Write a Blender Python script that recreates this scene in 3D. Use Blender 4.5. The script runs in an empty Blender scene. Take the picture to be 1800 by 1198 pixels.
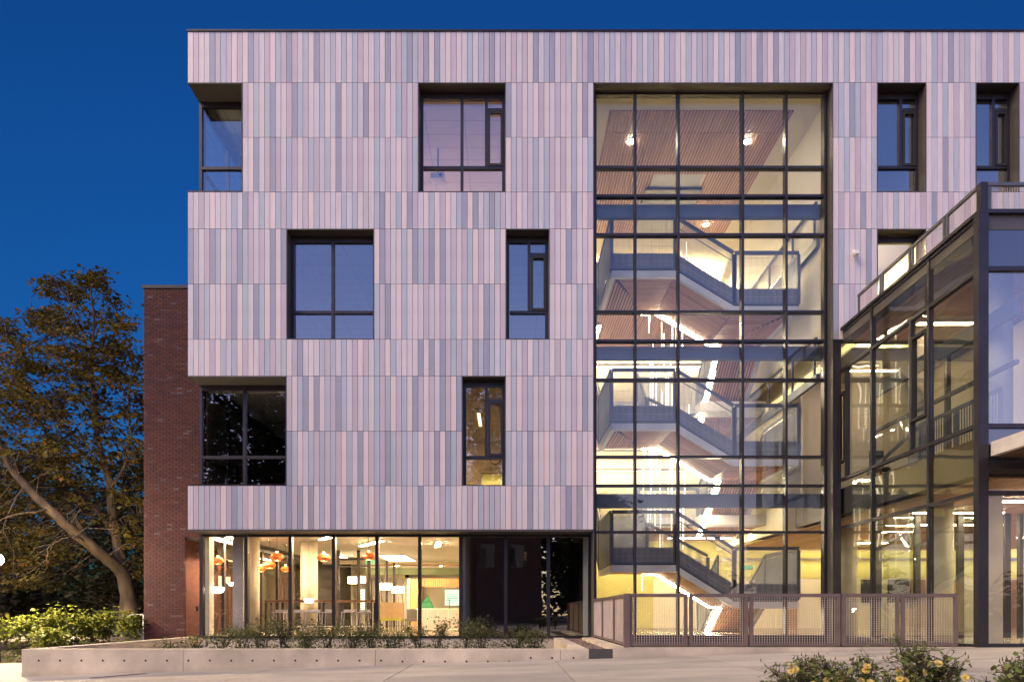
import bpy, math, random
from mathutils import Vector, Matrix
R = math.radians
SC = bpy.context.scene
COL = SC.collection
random.seed(7)

# ------------------------------------------------------------------ camera
cam_d = bpy.data.cameras.new('camera')
cam = bpy.data.objects.new('camera', cam_d)
COL.objects.link(cam)
cam.location = (0, 0, 0.70)
cam.rotation_euler = (R(90), 0, 0)
cam_d.sensor_width = 36
cam_d.lens = 24
cam_d.shift_x = 7 / 1800
cam_d.shift_y = (1076 - 599) / 1800
cam_d.clip_start = 0.1
cam_d.clip_end = 2000
SC.camera = cam

# ------------------------------------------------------------------ sky at dusk: afterglow behind the camera
wd = bpy.data.worlds.new('World')
SC.world = wd
wd.use_nodes = True
nt = wd.node_tree
N, L = nt.nodes, nt.links
bg = N['Background']
sky = N.new('ShaderNodeTexSky')
sky.sky_type = 'NISHITA'
sky.sun_disc = False
sky.sun_elevation = R(1.0)
sky.sun_rotation = R(180)
sky.ozone_density = 4
tint = N.new('ShaderNodeMix'); tint.data_type = 'RGBA'; tint.blend_type = 'MULTIPLY'
tint.inputs[0].default_value = 1
L.new(sky.outputs[0], tint.inputs[6])
tint.inputs[7].default_value = (0.30, 0.99, 1.44, 1)
tc = N.new('ShaderNodeTexCoord')
sep = N.new('ShaderNodeSeparateXYZ')
L.new(tc.outputs['Generated'], sep.inputs[0])
back = N.new('ShaderNodeMapRange'); back.interpolation_type = 'SMOOTHSTEP'
back.inputs[1].default_value = 0.5; back.inputs[2].default_value = -0.75
back.inputs[3].default_value = 0; back.inputs[4].default_value = 1
L.new(sep.outputs[1], back.inputs[0])
ramp = N.new('ShaderNodeValToRGB')
els = ramp.color_ramp.elements
els[0].position = 0.0; els[0].color = (0.97, 0.60, 0.52, 1)
els[1].position = 1.0; els[1].color = (0.02, 0.04, 0.16, 1)
for p, c in ((0.06, (0.94, 0.63, 0.64, 1)), (0.17, (0.66, 0.56, 0.78, 1)), (0.33, (0.33, 0.33, 0.64, 1)), (0.5, (0.13, 0.19, 0.50, 1)), (0.7, (0.06, 0.10, 0.34, 1))):
    e = els.new(p); e.color = c
L.new(sep.outputs[2], ramp.inputs[0])
glow = N.new('ShaderNodeMix'); glow.data_type = 'RGBA'; glow.blend_type = 'MULTIPLY'; glow.inputs[0].default_value = 1
L.new(ramp.outputs[0], glow.inputs[6]); L.new(back.outputs[0], glow.inputs[7])
SKY_S = 0.30
gs = N.new('ShaderNodeVectorMath'); gs.operation = 'SCALE'; gs.inputs[3].default_value = 1.85 / SKY_S
L.new(glow.outputs[2], gs.inputs[0])
addn = N.new('ShaderNodeVectorMath'); addn.operation = 'ADD'
L.new(tint.outputs[2], addn.inputs[0]); L.new(gs.outputs[0], addn.inputs[1])
L.new(addn.outputs[0], bg.inputs[0])
bg.inputs[1].default_value = SKY_S

sun_d = bpy.data.lights.new('afterglow', 'SUN')
sun_d.energy = 4.2
sun_d.angle = R(40)
sun_d.color = (1.0, 0.785, 0.595)
sun = bpy.data.objects.new('afterglow', sun_d)
COL.objects.link(sun)
sun.rotation_euler = (R(50), 0, R(-56))       # from behind the camera on the left, low

SC.view_settings.view_transform = 'Standard'
SC.view_settings.look = 'None'
SC.view_settings.exposure = 0
SC.view_settings.gamma = 1
SC.view_settings.use_curve_mapping = False
SC.render.engine = 'CYCLES'
cy = SC.cycles
cy.use_denoising = True
cy.max_bounces = 8
cy.diffuse_bounces = 4
cy.glossy_bounces = 4
cy.transmission_bounces = 4
cy.transparent_max_bounces = 40
cy.sample_clamp_indirect = 6
cy.caustics_reflective = False
cy.caustics_refractive = False

# ------------------------------------------------------------------ helpers
F = 1200.0
EYE = 0.70
def PX(px, Y): return (px - 893) * Y / F
def PZ(py, Y): return EYE + (1076 - py) * Y / F
WLOC = {}

class MB:
    def __init__(s): s.v = []; s.f = []; s.m = []; s.mi = 0
    def add(s, vs, fs):
        b = len(s.v)
        s.v.extend([tuple(p) for p in vs])
        for f in fs:
            s.f.append([b + i for i in f]); s.m.append(s.mi)
        return s
    def box(s, x0, x1, y0, y1, z0, z1):
        if x0 > x1: x0, x1 = x1, x0
        if y0 > y1: y0, y1 = y1, y0
        if z0 > z1: z0, z1 = z1, z0
        return s.add([(x0,y0,z0),(x1,y0,z0),(x1,y1,z0),(x0,y1,z0),(x0,y0,z1),(x1,y0,z1),(x1,y1,z1),(x0,y1,z1)],
              [(0,3,2,1),(4,5,6,7),(0,1,5,4),(1,2,6,5),(2,3,7,6),(3,0,4,7)])
    def hexa(s, p):
        """8 points: bottom quad then top quad"""
        return s.add(p, [(0,3,2,1),(4,5,6,7),(0,1,5,4),(1,2,6,5),(2,3,7,6),(3,0,4,7)])
    def quad(s, *p): return s.add(p, [tuple(range(len(p)))])
    def bar(s, a, b, w, h, up=(0,0,1)):
        a = Vector(a); b = Vector(b); d = (b - a)
        if d.length < 1e-6: return s
        d.normalize(); up = Vector(up)
        if abs(d.dot(up)) > 0.999: up = Vector((0,1,0))
        sd = d.cross(up).normalized(); u = sd.cross(d).normalized()
        q = []
        for c in (a, b):
            for (i, j) in ((-1,-1),(1,-1),(1,1),(-1,1)):
                q.append(c + sd * (i * w / 2) + u * (j * h / 2))
        return s.add(q, [(0,1,2,3)[::-1],(4,5,6,7),(0,1,5,4),(1,2,6,5),(2,3,7,6),(3,0,4,7)])
    def tube(s, pts, rs, n=8, cap=True):
        pts = [Vector(p) for p in pts]
        if not hasattr(rs, '__len__'): rs = [rs] * len(pts)
        b = len(s.v); prev = None
        for i, p in enumerate(pts):
            d = (pts[min(i+1, len(pts)-1)] - pts[max(i-1, 0)])
            d = d.normalized() if d.length > 1e-9 else Vector((0,0,1))
            if prev is None:
                ref = Vector((1,0,0)) if abs(d.x) < 0.9 else Vector((0,1,0))
                a = d.cross(ref).normalized()
            else:
                a = (prev - d * prev.dot(d)).normalized()
            prev = a; c = d.cross(a)
            for k in range(n):
                t = 2 * math.pi * k / n
                s.v.append(tuple(p + (a * math.cos(t) + c * math.sin(t)) * rs[i]))
        for i in range(len(pts) - 1):
            for k in range(n):
                k2 = (k + 1) % n
                s.f.append([b+i*n+k, b+i*n+k2, b+(i+1)*n+k2, b+(i+1)*n+k]); s.m.append(s.mi)
        if cap:
            s.f.append([b + k for k in range(n)][::-1]); s.m.append(s.mi)
            s.f.append([b + (len(pts)-1)*n + k for k in range(n)]); s.m.append(s.mi)
        return s
    def lathe(s, prof, c, n=16):
        """prof: list of (r, z) from bottom to top, closed with caps"""
        return s.tube([(c[0], c[1], c[2] + z) for r, z in prof], [max(r, 1e-4) for r, z in prof], n)
    def build(s, name, mats, parent=None, origin=None, smooth=False):
        if not isinstance(mats, (list, tuple)): mats = [mats]
        if origin is None:
            if parent is not None: origin = WLOC[parent.name]
            else:
                xs = [p[0] for p in s.v]; ys = [p[1] for p in s.v]; zs = [p[2] for p in s.v]
                origin = ((min(xs)+max(xs))/2, (min(ys)+max(ys))/2, min(zs))
        o = Vector(origin)
        me = bpy.data.meshes.new(name)
        me.from_pydata([(p[0]-o.x, p[1]-o.y, p[2]-o.z) for p in s.v], [], s.f)
        for m in mats: me.materials.append(m)
        if len(mats) > 1: me.polygons.foreach_set('material_index', s.m)
        if smooth: me.polygons.foreach_set('use_smooth', [True] * len(me.polygons))
        me.update()
        return link(name, me, parent, o)

def link(name, me, parent, o):
    ob = bpy.data.objects.new(name, me)
    COL.objects.link(ob)
    WLOC[ob.name] = Vector(o)
    if parent is not None:
        ob.parent = parent
        ob.location = Vector(o) - WLOC[parent.name]
    else:
        ob.location = o
    return ob

def tag(o, label, cat, group=None, kind=None):
    if label: o['label'] = label
    if cat: o['category'] = cat
    if group: o['group'] = group
    if kind: o['kind'] = kind
    return o

def thing(name, label, cat, loc, group=None):
    e = bpy.data.objects.new(name, None)
    e.empty_display_size = 0.2
    COL.objects.link(e)
    e.location = loc
    WLOC[e.name] = Vector(loc)
    return tag(e, label, cat, group)

def stuff(o): o['kind'] = 'stuff'; return o
def struct(o): o['kind'] = 'structure'; return o

def copy_thing(root, loc, label=None, group=None, rotz=0, scale=None):
    r = root.copy(); COL.objects.link(r); r.location = loc
    r.rotation_euler = (0, 0, rotz)
    if scale: r.scale = (scale, scale, scale)
    WLOC[r.name] = Vector(loc)
    if label: r['label'] = label
    if group: r['group'] = group
    for ch in list(root.children):
        c = ch.copy(); COL.objects.link(c); c.parent = r
        for g in list(ch.children):
            d = g.copy(); COL.objects.link(d); d.parent = c
    return r

# ------------------------------------------------------------------ materials
def base_mat(name):
    m = bpy.data.materials.new(name); m.use_nodes = True
    t = m.node_tree
    return m, t, t.nodes, t.links, t.nodes['Principled BSDF']

def pbr(name, col, rough=0.5, metal=0.0, var=0.12, scale=4.0, bump=0.0, bscale=40.0, spec=0.5, stretch=None, blot=0.0):
    m, t, n, l, p = base_mat(name)
    p.inputs['Roughness'].default_value = rough
    p.inputs['Metallic'].default_value = metal
    p.inputs['Specular IOR Level'].default_value = spec
    tcn = n.new('ShaderNodeTexCoord')
    src = tcn.outputs['Object']
    if stretch:
        mp = n.new('ShaderNodeMapping'); mp.inputs['Scale'].default_value = stretch
        l.new(src, mp.inputs[0]); src = mp.outputs[0]
    nz = n.new('ShaderNodeTexNoise'); nz.inputs['Scale'].default_value = scale; nz.inputs['Detail'].default_value = 6
    l.new(src, nz.inputs['Vector'])
    rp = n.new('ShaderNodeValToRGB')
    a, b = rp.color_ramp.elements
    a.position = 0.3; b.position = 0.7
    a.color = (*[c * (1 - var) for c in col], 1); b.color = (*[min(1, c * (1 + var)) for c in col], 1)
    l.new(nz.outputs[0], rp.inputs[0])
    out = rp.outputs[0]
    if blot:
        n2 = n.new('ShaderNodeTexNoise'); n2.inputs['Scale'].default_value = scale * 0.22; n2.inputs['Detail'].default_value = 8
        l.new(src, n2.inputs['Vector'])
        r2 = n.new('ShaderNodeValToRGB'); r2.color_ramp.elements[0].position = 0.42; r2.color_ramp.elements[1].position = 0.62
        r2.color_ramp.elements[0].color = (1-blot, 1-blot, 1-blot, 1); r2.color_ramp.elements[1].color = (1, 1, 1, 1)
        l.new(n2.outputs[0], r2.inputs[0])
        mx = n.new('ShaderNodeMix'); mx.data_type = 'RGBA'; mx.blend_type = 'MULTIPLY'; mx.inputs[0].default_value = 1
        l.new(out, mx.inputs[6]); l.new(r2.outputs[0], mx.inputs[7]); out = mx.outputs[2]
    l.new(out, p.inputs['Base Color'])
    if bump:
        nb = n.new('ShaderNodeTexNoise'); nb.inputs['Scale'].default_value = bscale; nb.inputs['Detail'].default_value = 5
        l.new(src, nb.inputs['Vector'])
        bp = n.new('ShaderNodeBump'); bp.inputs['Strength'].default_value = bump; bp.inputs['Distance'].default_value = 0.02
        l.new(nb.outputs[0], bp.inputs['Height']); l.new(bp.outputs[0], p.inputs['Normal'])
    return m

def rand_mat(name, stops, rough=0.7, translucent=0.0, spec=0.3, bump=0.0, mott=0.0):
    """colour picked per mesh island and per object"""
    m, t, n, l, p = base_mat(name)
    p.inputs['Roughness'].default_value = rough
    p.inputs['Specular IOR Level'].default_value = spec
    ge = n.new('ShaderNodeNewGeometry'); oi = n.new('ShaderNodeObjectInfo')
    ad = n.new('ShaderNodeMath'); ad.operation = 'ADD'
    l.new(ge.outputs['Random Per Island'], ad.inputs[0]); l.new(oi.outputs['Random'], ad.inputs[1])
    fr = n.new('ShaderNodeMath'); fr.operation = 'FRACT'; l.new(ad.outputs[0], fr.inputs[0])
    rp = n.new('ShaderNodeValToRGB')
    e = rp.color_ramp.elements
    e[0].position = stops[0][0]; e[0].color = (*stops[0][1], 1)
    e[1].position = stops[-1][0]; e[1].color = (*stops[-1][1], 1)
    for q, c in stops[1:-1]:
        k = e.new(q); k.color = (*c, 1)
    l.new(fr.outputs[0], rp.inputs[0])
    l.new(rp.outputs[0], p.inputs['Base Color'])
    if mott:
        tcm = n.new('ShaderNodeTexCoord'); mp = n.new('ShaderNodeMapping'); mp.inputs['Scale'].default_value = (0.5, 1.3, 1)
        l.new(tcm.outputs['Object'], mp.inputs[0])
        n1 = n.new('ShaderNodeTexNoise'); n1.inputs['Scale'].default_value = 0.9; n1.inputs['Detail'].default_value = 9; n1.inputs['Roughness'].default_value = 0.65
        l.new(mp.outputs[0], n1.inputs['Vector'])
        r1 = n.new('ShaderNodeValToRGB'); r1.color_ramp.elements[0].position = 0.35; r1.color_ramp.elements[1].position = 0.62
        r1.color_ramp.elements[0].color = (1 - mott, 1 - mott, 1 - mott, 1); r1.color_ramp.elements[1].color = (1, 1, 1, 1)
        l.new(n1.outputs[0], r1.inputs[0])
        mm = n.new('ShaderNodeMix'); mm.data_type = 'RGBA'; mm.blend_type = 'MULTIPLY'; mm.inputs[0].default_value = 1
        l.new(rp.outputs[0], mm.inputs[6]); l.new(r1.outputs[0], mm.inputs[7]); l.new(mm.outputs[2], p.inputs['Base Color'])
    if bump:
        tcn = n.new('ShaderNodeTexCoord')
        nb = n.new('ShaderNodeTexNoise'); nb.inputs['Scale'].default_value = 60
        l.new(tcn.outputs['Object'], nb.inputs['Vector'])
        bp = n.new('ShaderNodeBump'); bp.inputs['Strength'].default_value = bump; bp.inputs['Distance'].default_value = 0.01
        l.new(nb.outputs[0], bp.inputs['Height']); l.new(bp.outputs[0], p.inputs['Normal'])
    if translucent:
        tr = n.new('ShaderNodeBsdfTranslucent'); l.new(rp.outputs[0], tr.inputs[0])
        mx = n.new('ShaderNodeMixShader'); mx.inputs[0].default_value = translucent
        l.new(p.outputs[0], mx.inputs[1]); l.new(tr.outputs[0], mx.inputs[2])
        l.new(mx.outputs[0], n['Material Output'].inputs[0])
    return m

def glass_mat(name, r0, tintc, wave=0.03):
    m, t, n, l, p = base_mat(name)
    n.remove(p)
    lw = n.new('ShaderNodeLayerWeight'); lw.inputs[0].default_value = 0.5
    pw = n.new('ShaderNodeMath'); pw.operation = 'POWER'; pw.inputs[1].default_value = 4.5
    l.new(lw.outputs['Facing'], pw.inputs[0])
    ma = n.new('ShaderNodeMath'); ma.operation = 'MULTIPLY_ADD'; ma.inputs[1].default_value = (1 - r0) * 0.8; ma.inputs[2].default_value = r0
    l.new(pw.outputs[0], ma.inputs[0])
    tr = n.new('ShaderNodeBsdfTransparent'); tr.inputs[0].default_value = (*tintc, 1)
    gl = n.new('ShaderNodeBsdfGlossy'); gl.inputs['Roughness'].default_value = 0.0
    gl.inputs['Color'].default_value = (1.0, 0.98, 0.93, 1)
    if wave:
        tcn = n.new('ShaderNodeTexCoord')
        nz = n.new('ShaderNodeTexNoise'); nz.inputs['Scale'].default_value = 0.9; nz.inputs['Detail'].default_value = 1
        l.new(tcn.outputs['Object'], nz.inputs['Vector'])
        bp = n.new('ShaderNodeBump'); bp.inputs['Strength'].default_value = wave; bp.inputs['Distance'].default_value = 0.25
        l.new(nz.outputs[0], bp.inputs['Height']); l.new(bp.outputs[0], gl.inputs['Normal'])
    mx = n.new('ShaderNodeMixShader')
    l.new(ma.outputs[0], mx.inputs[0]); l.new(tr.outputs[0], mx.inputs[1]); l.new(gl.outputs[0], mx.inputs[2])
    l.new(mx.outputs[0], n['Material Output'].inputs[0])
    return m

def emit(name, col, s, base=None):
    m, t, n, l, p = base_mat(name)
    p.inputs['Base Color'].default_value = (*(base or (0.8, 0.8, 0.8)), 1)
    p.inputs['Emission Color'].default_value = (*col, 1)
    p.inputs['Emission Strength'].default_value = s
    p.inputs['Roughness'].default_value = 0.4
    return m

WARM = (1.0, 0.80, 0.52)
M = {}
pan_cols = [(0.68, 0.58, 0.54), (0.60, 0.55, 0.545), (0.52, 0.445, 0.465), (0.44, 0.465, 0.49), (0.335, 0.335, 0.38)]
def panel_mat(name, col):
    m = pbr(name, col, 0.32, 0, 0.05, 2.5, 0.02, 6.0, 0.5, stretch=(3, 1, 0.7))
    n, l = m.node_tree.nodes, m.node_tree.links
    p = n['Principled BSDF']; src = p.inputs['Base Color'].links[0].from_socket
    ge = n.new('ShaderNodeNewGeometry'); oi = n.new('ShaderNodeObjectInfo')
    ad = n.new('ShaderNodeMath'); ad.operation = 'ADD'; l.new(ge.outputs['Random Per Island'], ad.inputs[0]); l.new(oi.outputs['Random'], ad.inputs[1])
    fr = n.new('ShaderNodeMath'); fr.operation = 'FRACT'; l.new(ad.outputs[0], fr.inputs[0])
    rp = n.new('ShaderNodeValToRGB'); e = rp.color_ramp.elements
    e[0].color = (0.90, 0.91, 0.93, 1); e[1].color = (1.0, 0.97, 0.95, 1); k = e.new(0.5); k.color = (0.97, 0.99, 1.0, 1)
    l.new(fr.outputs[0], rp.inputs[0])
    tcn = n.new('ShaderNodeTexCoord'); mp = n.new('ShaderNodeMapping'); mp.inputs['Scale'].default_value = (14, 1, 0.5)
    l.new(tcn.outputs['Object'], mp.inputs[0])
    nz = n.new('ShaderNodeTexNoise'); nz.inputs['Scale'].default_value = 1.0; nz.inputs['Detail'].default_value = 4; l.new(mp.outputs[0], nz.inputs['Vector'])
    sr = n.new('ShaderNodeValToRGB'); sr.color_ramp.elements[0].position = 0.3; sr.color_ramp.elements[1].position = 0.55
    sr.color_ramp.elements[0].color = (0.93, 0.925, 0.92, 1); sr.color_ramp.elements[1].color = (1, 1, 1, 1); l.new(nz.outputs[0], sr.inputs[0])
    m1 = n.new('ShaderNodeMix'); m1.data_type = 'RGBA'; m1.blend_type = 'MULTIPLY'; m1.inputs[0].default_value = 1
    m2 = n.new('ShaderNodeMix'); m2.data_type = 'RGBA'; m2.blend_type = 'MULTIPLY'; m2.inputs[0].default_value = 1
    l.new(src, m1.inputs[6]); l.new(rp.outputs[0], m1.inputs[7]); l.new(m1.outputs[2], m2.inputs[6]); l.new(sr.outputs[0], m2.inputs[7])
    l.new(m2.outputs[2], p.inputs['Base Color'])
    return m
PANEL = [panel_mat('glazed panel %d' % i, c) for i, c in enumerate(pan_cols)]
M['bronze'] = pbr('dark bronze aluminium', (0.036, 0.032, 0.036), 0.38, 0.55, 0.15, 2)
M['steel'] = pbr('grey painted steel', (0.10, 0.10, 0.105), 0.45, 0.3, 0.12, 3)
M['rail'] = pbr('taupe railing steel', (0.19, 0.135, 0.11), 0.45, 0.4, 0.15, 3)
M['wirein'] = pbr('pale stair wire', (0.42, 0.43, 0.44), 0.45, 0.1, 0.1, 3)
M['wire'] = pbr('galvanised wire', (0.56, 0.47, 0.38), 0.45, 0.2, 0.1, 3)
M['soffit'] = pbr('brown soffit metal', (0.09, 0.08, 0.07), 0.5, 0.3, 0.1, 2)
M['black'] = pbr('dark backing', (0.012, 0.011, 0.012), 0.7, 0, 0.1, 2)
M['glass'] = glass_mat('window glass', 0.15, (0.93, 0.95, 0.93), 0.01)
M['curtain'] = glass_mat('curtain wall glass', 0.043, (0.965, 0.97, 0.95), 0.012)
M['clear'] = glass_mat('shop glass', 0.03, (0.975, 0.98, 0.965), 0.012)
M['pav'] = glass_mat('pavilion glass', 0.11, (0.90, 0.93, 0.88), 0.03)
M['spandrel'] = pbr('dark spandrel glass', (0.02, 0.025, 0.035), 0.03, 0, 0.1, 1, spec=1.6)
M['cream'] = pbr('cream plaster', (0.76, 0.70, 0.53), 0.7, 0, 0.03, 1)
M['white'] = pbr('white paint', (0.78, 0.76, 0.72), 0.6, 0, 0.03, 1)
M['yellow'] = pbr('yellow wall paint', (0.58, 0.52, 0.17), 0.6, 0, 0.05, 1)
M['greenp'] = pbr('sage green paint', (0.28, 0.36, 0.22), 0.6, 0, 0.05, 1)
M['floor'] = pbr('polished floor', (0.42, 0.37, 0.30), 0.12, 0, 0.15, 2)
M['carpet'] = pbr('grey carpet', (0.16, 0.15, 0.15), 0.9, 0, 0.2, 8)
M['tile'] = pbr('ceiling tile', (0.70, 0.66, 0.62), 0.8, 0, 0.03, 3)
M['grid'] = pbr('ceiling grid', (0.45, 0.42, 0.40), 0.5, 0, 0.05, 3)
M['wood'] = rand_mat('cedar slats', [(0, (0.38, 0.205, 0.115)), (0.5, (0.47, 0.265, 0.155)), (1, (0.30, 0.155, 0.085))], 0.5)
M['woodp'] = pbr('warm wood panel', (0.45, 0.21, 0.08), 0.45, 0, 0.3, 3, stretch=(8, 8, 0.6))
M['woodd'] = pbr('dark wood', (0.11, 0.055, 0.03), 0.4, 0, 0.25, 3, stretch=(1, 8, 8))
M['stairblue'] = pbr('blue grey stair steel', (0.10, 0.115, 0.14), 0.45, 0.2, 0.1, 2)
M['kick'] = pbr('dark perforated steel', (0.085, 0.095, 0.115), 0.5, 0.3, 0.25, 6, stretch=(1, 1, 14))
M['string'] = pbr('pale grey stringer', (0.58, 0.58, 0.55), 0.5, 0, 0.05, 2)
M['concrete'] = pbr('board marked concrete', (0.64, 0.54, 0.39), 0.75, 0, 0.16, 2.6, 0.2, 50, blot=0.26)
M['concol'] = pbr('column concrete', (0.42, 0.38, 0.31), 0.7, 0, 0.12, 2.5, 0.1, 40)
M['slab'] = rand_mat('plaza concrete', [(0, (0.50, 0.435, 0.34)), (0.5, (0.54, 0.475, 0.375)), (0.85, (0.41, 0.36, 0.29)), (1, (0.52, 0.45, 0.355))], 0.7, mott=0.3)
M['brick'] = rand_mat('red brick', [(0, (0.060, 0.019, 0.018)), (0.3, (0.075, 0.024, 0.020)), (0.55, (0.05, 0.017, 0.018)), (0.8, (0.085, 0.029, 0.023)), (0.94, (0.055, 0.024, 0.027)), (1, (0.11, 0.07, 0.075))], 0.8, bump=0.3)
M['hallbrick'] = pbr('hall brick', (0.26, 0.105, 0.08), 0.85, 0, 0.2, 8)
M['mortar'] = pbr('mortar', (0.075, 0.042, 0.04), 0.9, 0, 0.15, 12)
M['soil'] = pbr('bark mulch', (0.055, 0.032, 0.022), 0.95, 0, 0.5, 18, 0.8, 60)
M['gravel'] = rand_mat('river gravel', [(0, (0.12, 0.08, 0.06)), (0.5, (0.22, 0.15, 0.11)), (1, (0.3, 0.22, 0.17))], 0.8)
M['grass'] = pbr('lawn soil', (0.035, 0.04, 0.02), 0.95, 0, 0.4, 6, 0.5, 30)
M['asphalt'] = pbr('far paving', (0.10, 0.09, 0.085), 0.9, 0, 0.2, 1)
M['bark'] = pbr('plane tree bark', (0.115, 0.075, 0.042), 0.85, 0, 0.55, 2.6, 0.6, 14, stretch=(1.4, 1.4, 0.5), blot=0.45)
M['twig'] = pbr('twig bark', (0.09, 0.065, 0.045), 0.85, 0, 0.3, 5)
M['leaf'] = rand_mat('plane leaves', [(0, (0.08, 0.072, 0.015)), (0.4, (0.115, 0.09, 0.018)), (0.65, (0.06, 0.055, 0.014)), (0.87, (0.18, 0.10, 0.02)), (1, (0.16, 0.065, 0.02))], 0.6, 0.3)
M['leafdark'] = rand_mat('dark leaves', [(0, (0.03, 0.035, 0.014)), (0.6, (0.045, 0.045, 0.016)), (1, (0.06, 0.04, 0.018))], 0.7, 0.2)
M['leafhy'] = rand_mat('hydrangea leaves', [(0, (0.13, 0.16, 0.02)), (0.5, (0.20, 0.21, 0.028)), (0.85, (0.11, 0.13, 0.02)), (1, (0.27, 0.22, 0.035))], 0.5, 0.35)
M['leafpl'] = rand_mat('planter leaves', [(0, (0.065, 0.085, 0.025)), (0.5, (0.105, 0.12, 0.036)), (1, (0.15, 0.145, 0.045))], 0.55, 0.3)
M['leafrose'] = rand_mat('rose leaves', [(0, (0.12, 0.17, 0.04)), (0.6, (0.21, 0.25, 0.06)), (1, (0.28, 0.26, 0.08))], 0.4, 0.25)
M['petal'] = rand_mat('yellow petals', [(0, (0.82, 0.62, 0.10)), (0.6, (0.86, 0.72, 0.24)), (1, (0.80, 0.68, 0.42))], 0.6, 0.25)
M['bud'] = rand_mat('rose buds', [(0, (0.16, 0.10, 0.04)), (0.5, (0.12, 0.13, 0.04)), (1, (0.26, 0.13, 0.07))], 0.6)
M['orange'] = emit('orange pendant veneer', (1.0, 0.22, 0.03), 0.55, (0.7, 0.16, 0.03))
M['orange2'] = emit('orange pendant facet', (1.0, 0.20, 0.02), 0.25, (0.6, 0.12, 0.02))
M['bulb'] = emit('warm bulb', (1.0, 0.66, 0.32), 120)
M['led'] = emit('led strip', (1.0, 0.83, 0.58), 95)
M['lin'] = emit('linear lamp lens', (1.0, 0.80, 0.50), 150)
M['linfill'] = emit('office lamp lens', (1.0, 0.60, 0.38), 520)  # lens of the fill lamp added on the top floor
M['cove'] = emit('cove light', (1.0, 0.82, 0.50), 36)
M['covelow'] = emit('soft cove light', (1.0, 0.84, 0.56), 13)
M['fill_lamp'] = emit('fill and room lamp lens', (1.0, 0.79, 0.42), 900)
M['brickfill'] = emit('brick fill lamp lens', (1.0, 0.66, 0.36), 1300)
M['linc'] = emit('lounge lamp lens', (1.0, 0.68, 0.36), 380)
M['downlens'] = emit('downlight lens', (1, .90, .70), 260)
M['rod'] = emit('lit glass rod', (1.0, 0.88, 0.66), 2.4)
M['topglow'] = emit('pendant top glow', (1.0, 0.50, 0.16), 60)
M['lindim2'] = emit('low office lamp lens', (1.0, 0.70, 0.45), 45)
M['ambfill'] = emit('amber fill lamp lens', (1.0, 0.58, 0.24), 80)
M['lindim'] = emit('dim lamp lens', (1.0, 0.66, 0.38), 4)
M['drum'] = emit('drum shade', (1.0, 0.74, 0.42), 9)
M['globe'] = emit('street lamp globe', (1.0, 0.80, 0.50), 2600)
M['globefar'] = emit('far street lamp globe', (1.0, 0.86, 0.62), 120)
M['bowl'] = emit('opal bowl', (1.0, 0.92, 0.75), 9)
M['exit'] = emit('exit sign green', (0.05, 1.0, 0.45), 1.6, (0.02, 0.2, 0.1))
M['exitf'] = pbr('exit sign face', (0.5, 0.55, 0.5), 0.5)
M['screen'] = emit('menu screen', (0.55, 0.95, 0.85), 1.1)
M['screend'] = pbr('menu screen line', (0.05, 0.12, 0.12), 0.4)
M['cloth'] = pbr('green cloth', (0.02, 0.16, 0.09), 0.8, 0, 0.3, 6)
M['chairtan'] = pbr('tan upholstery', (0.45, 0.32, 0.22), 0.8, 0, 0.1, 4)
M['chairlime'] = pbr('lime upholstery', (0.42, 0.42, 0.05), 0.8, 0, 0.1, 4)
M['counter'] = pbr('grey laminate', (0.42, 0.40, 0.40), 0.4, 0, 0.05, 2)
M['chrome'] = pbr('brushed steel', (0.5, 0.5, 0.5), 0.25, 1, 0.05, 2)
M['doorwood'] = pbr('door wood', (0.34, 0.20, 0.11), 0.45, 0, 0.2, 3, stretch=(6, 6, 0.5))

# ------------------------------------------------------------------ ground
def zp(x): return -0.281 + 0.0312 * max(-45, min(9.0, x))
g = MB()
xs = [-200, -45, -9.83, 1.63, 2.12, 9.0, 200]
for a, b in zip(xs, xs[1:]):
    g.mi = 0
    g.quad((a, -200, zp(a)-.14), (b, -200, zp(b)-.14), (b, 13.75, zp(b)-.14), (a, 13.75, zp(a)-.14))
# left strip beside the planter, then the bed and the lawn behind the low wall
for a, b in ((-200, -45), (-45, -16), (-16, -9.85)):
    g.mi = 0
    g.quad((a, 13.75, zp(a)-.14), (b, 13.75, zp(b)-.14), (b, 19.2, zp(b)-.14), (a, 19.2, zp(a)-.14))
    g.mi = 1
    g.quad((a, 19.2, zp(a)-.05), (b, 19.2, zp(b)-.05), (b, 22.6, -0.22), (a, 22.6, -0.22))
g.mi = 2
g.quad((-200, 22.6, -0.05), (-9.0, 22.6, -0.05), (-9.0, 60, 0.5), (-200, 60, 0.5))
g.quad((-200, 60, 0.5), (200, 60, 0.5), (200, 400, 3), (-200, 400, 3))
g.quad((-9.0, 45, 0.28), (200, 45, 0.28), (200, 60, 0.5), (-9.0, 60, 0.5))
g.quad((22, 13.75, -0.14), (200, 13.75, -0.14), (200, 45, 0.28), (22, 45, -0.05))
struct(g.build('ground', [M['asphalt'], M['soil'], M['grass']], None, (0, 0, 0)))

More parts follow.
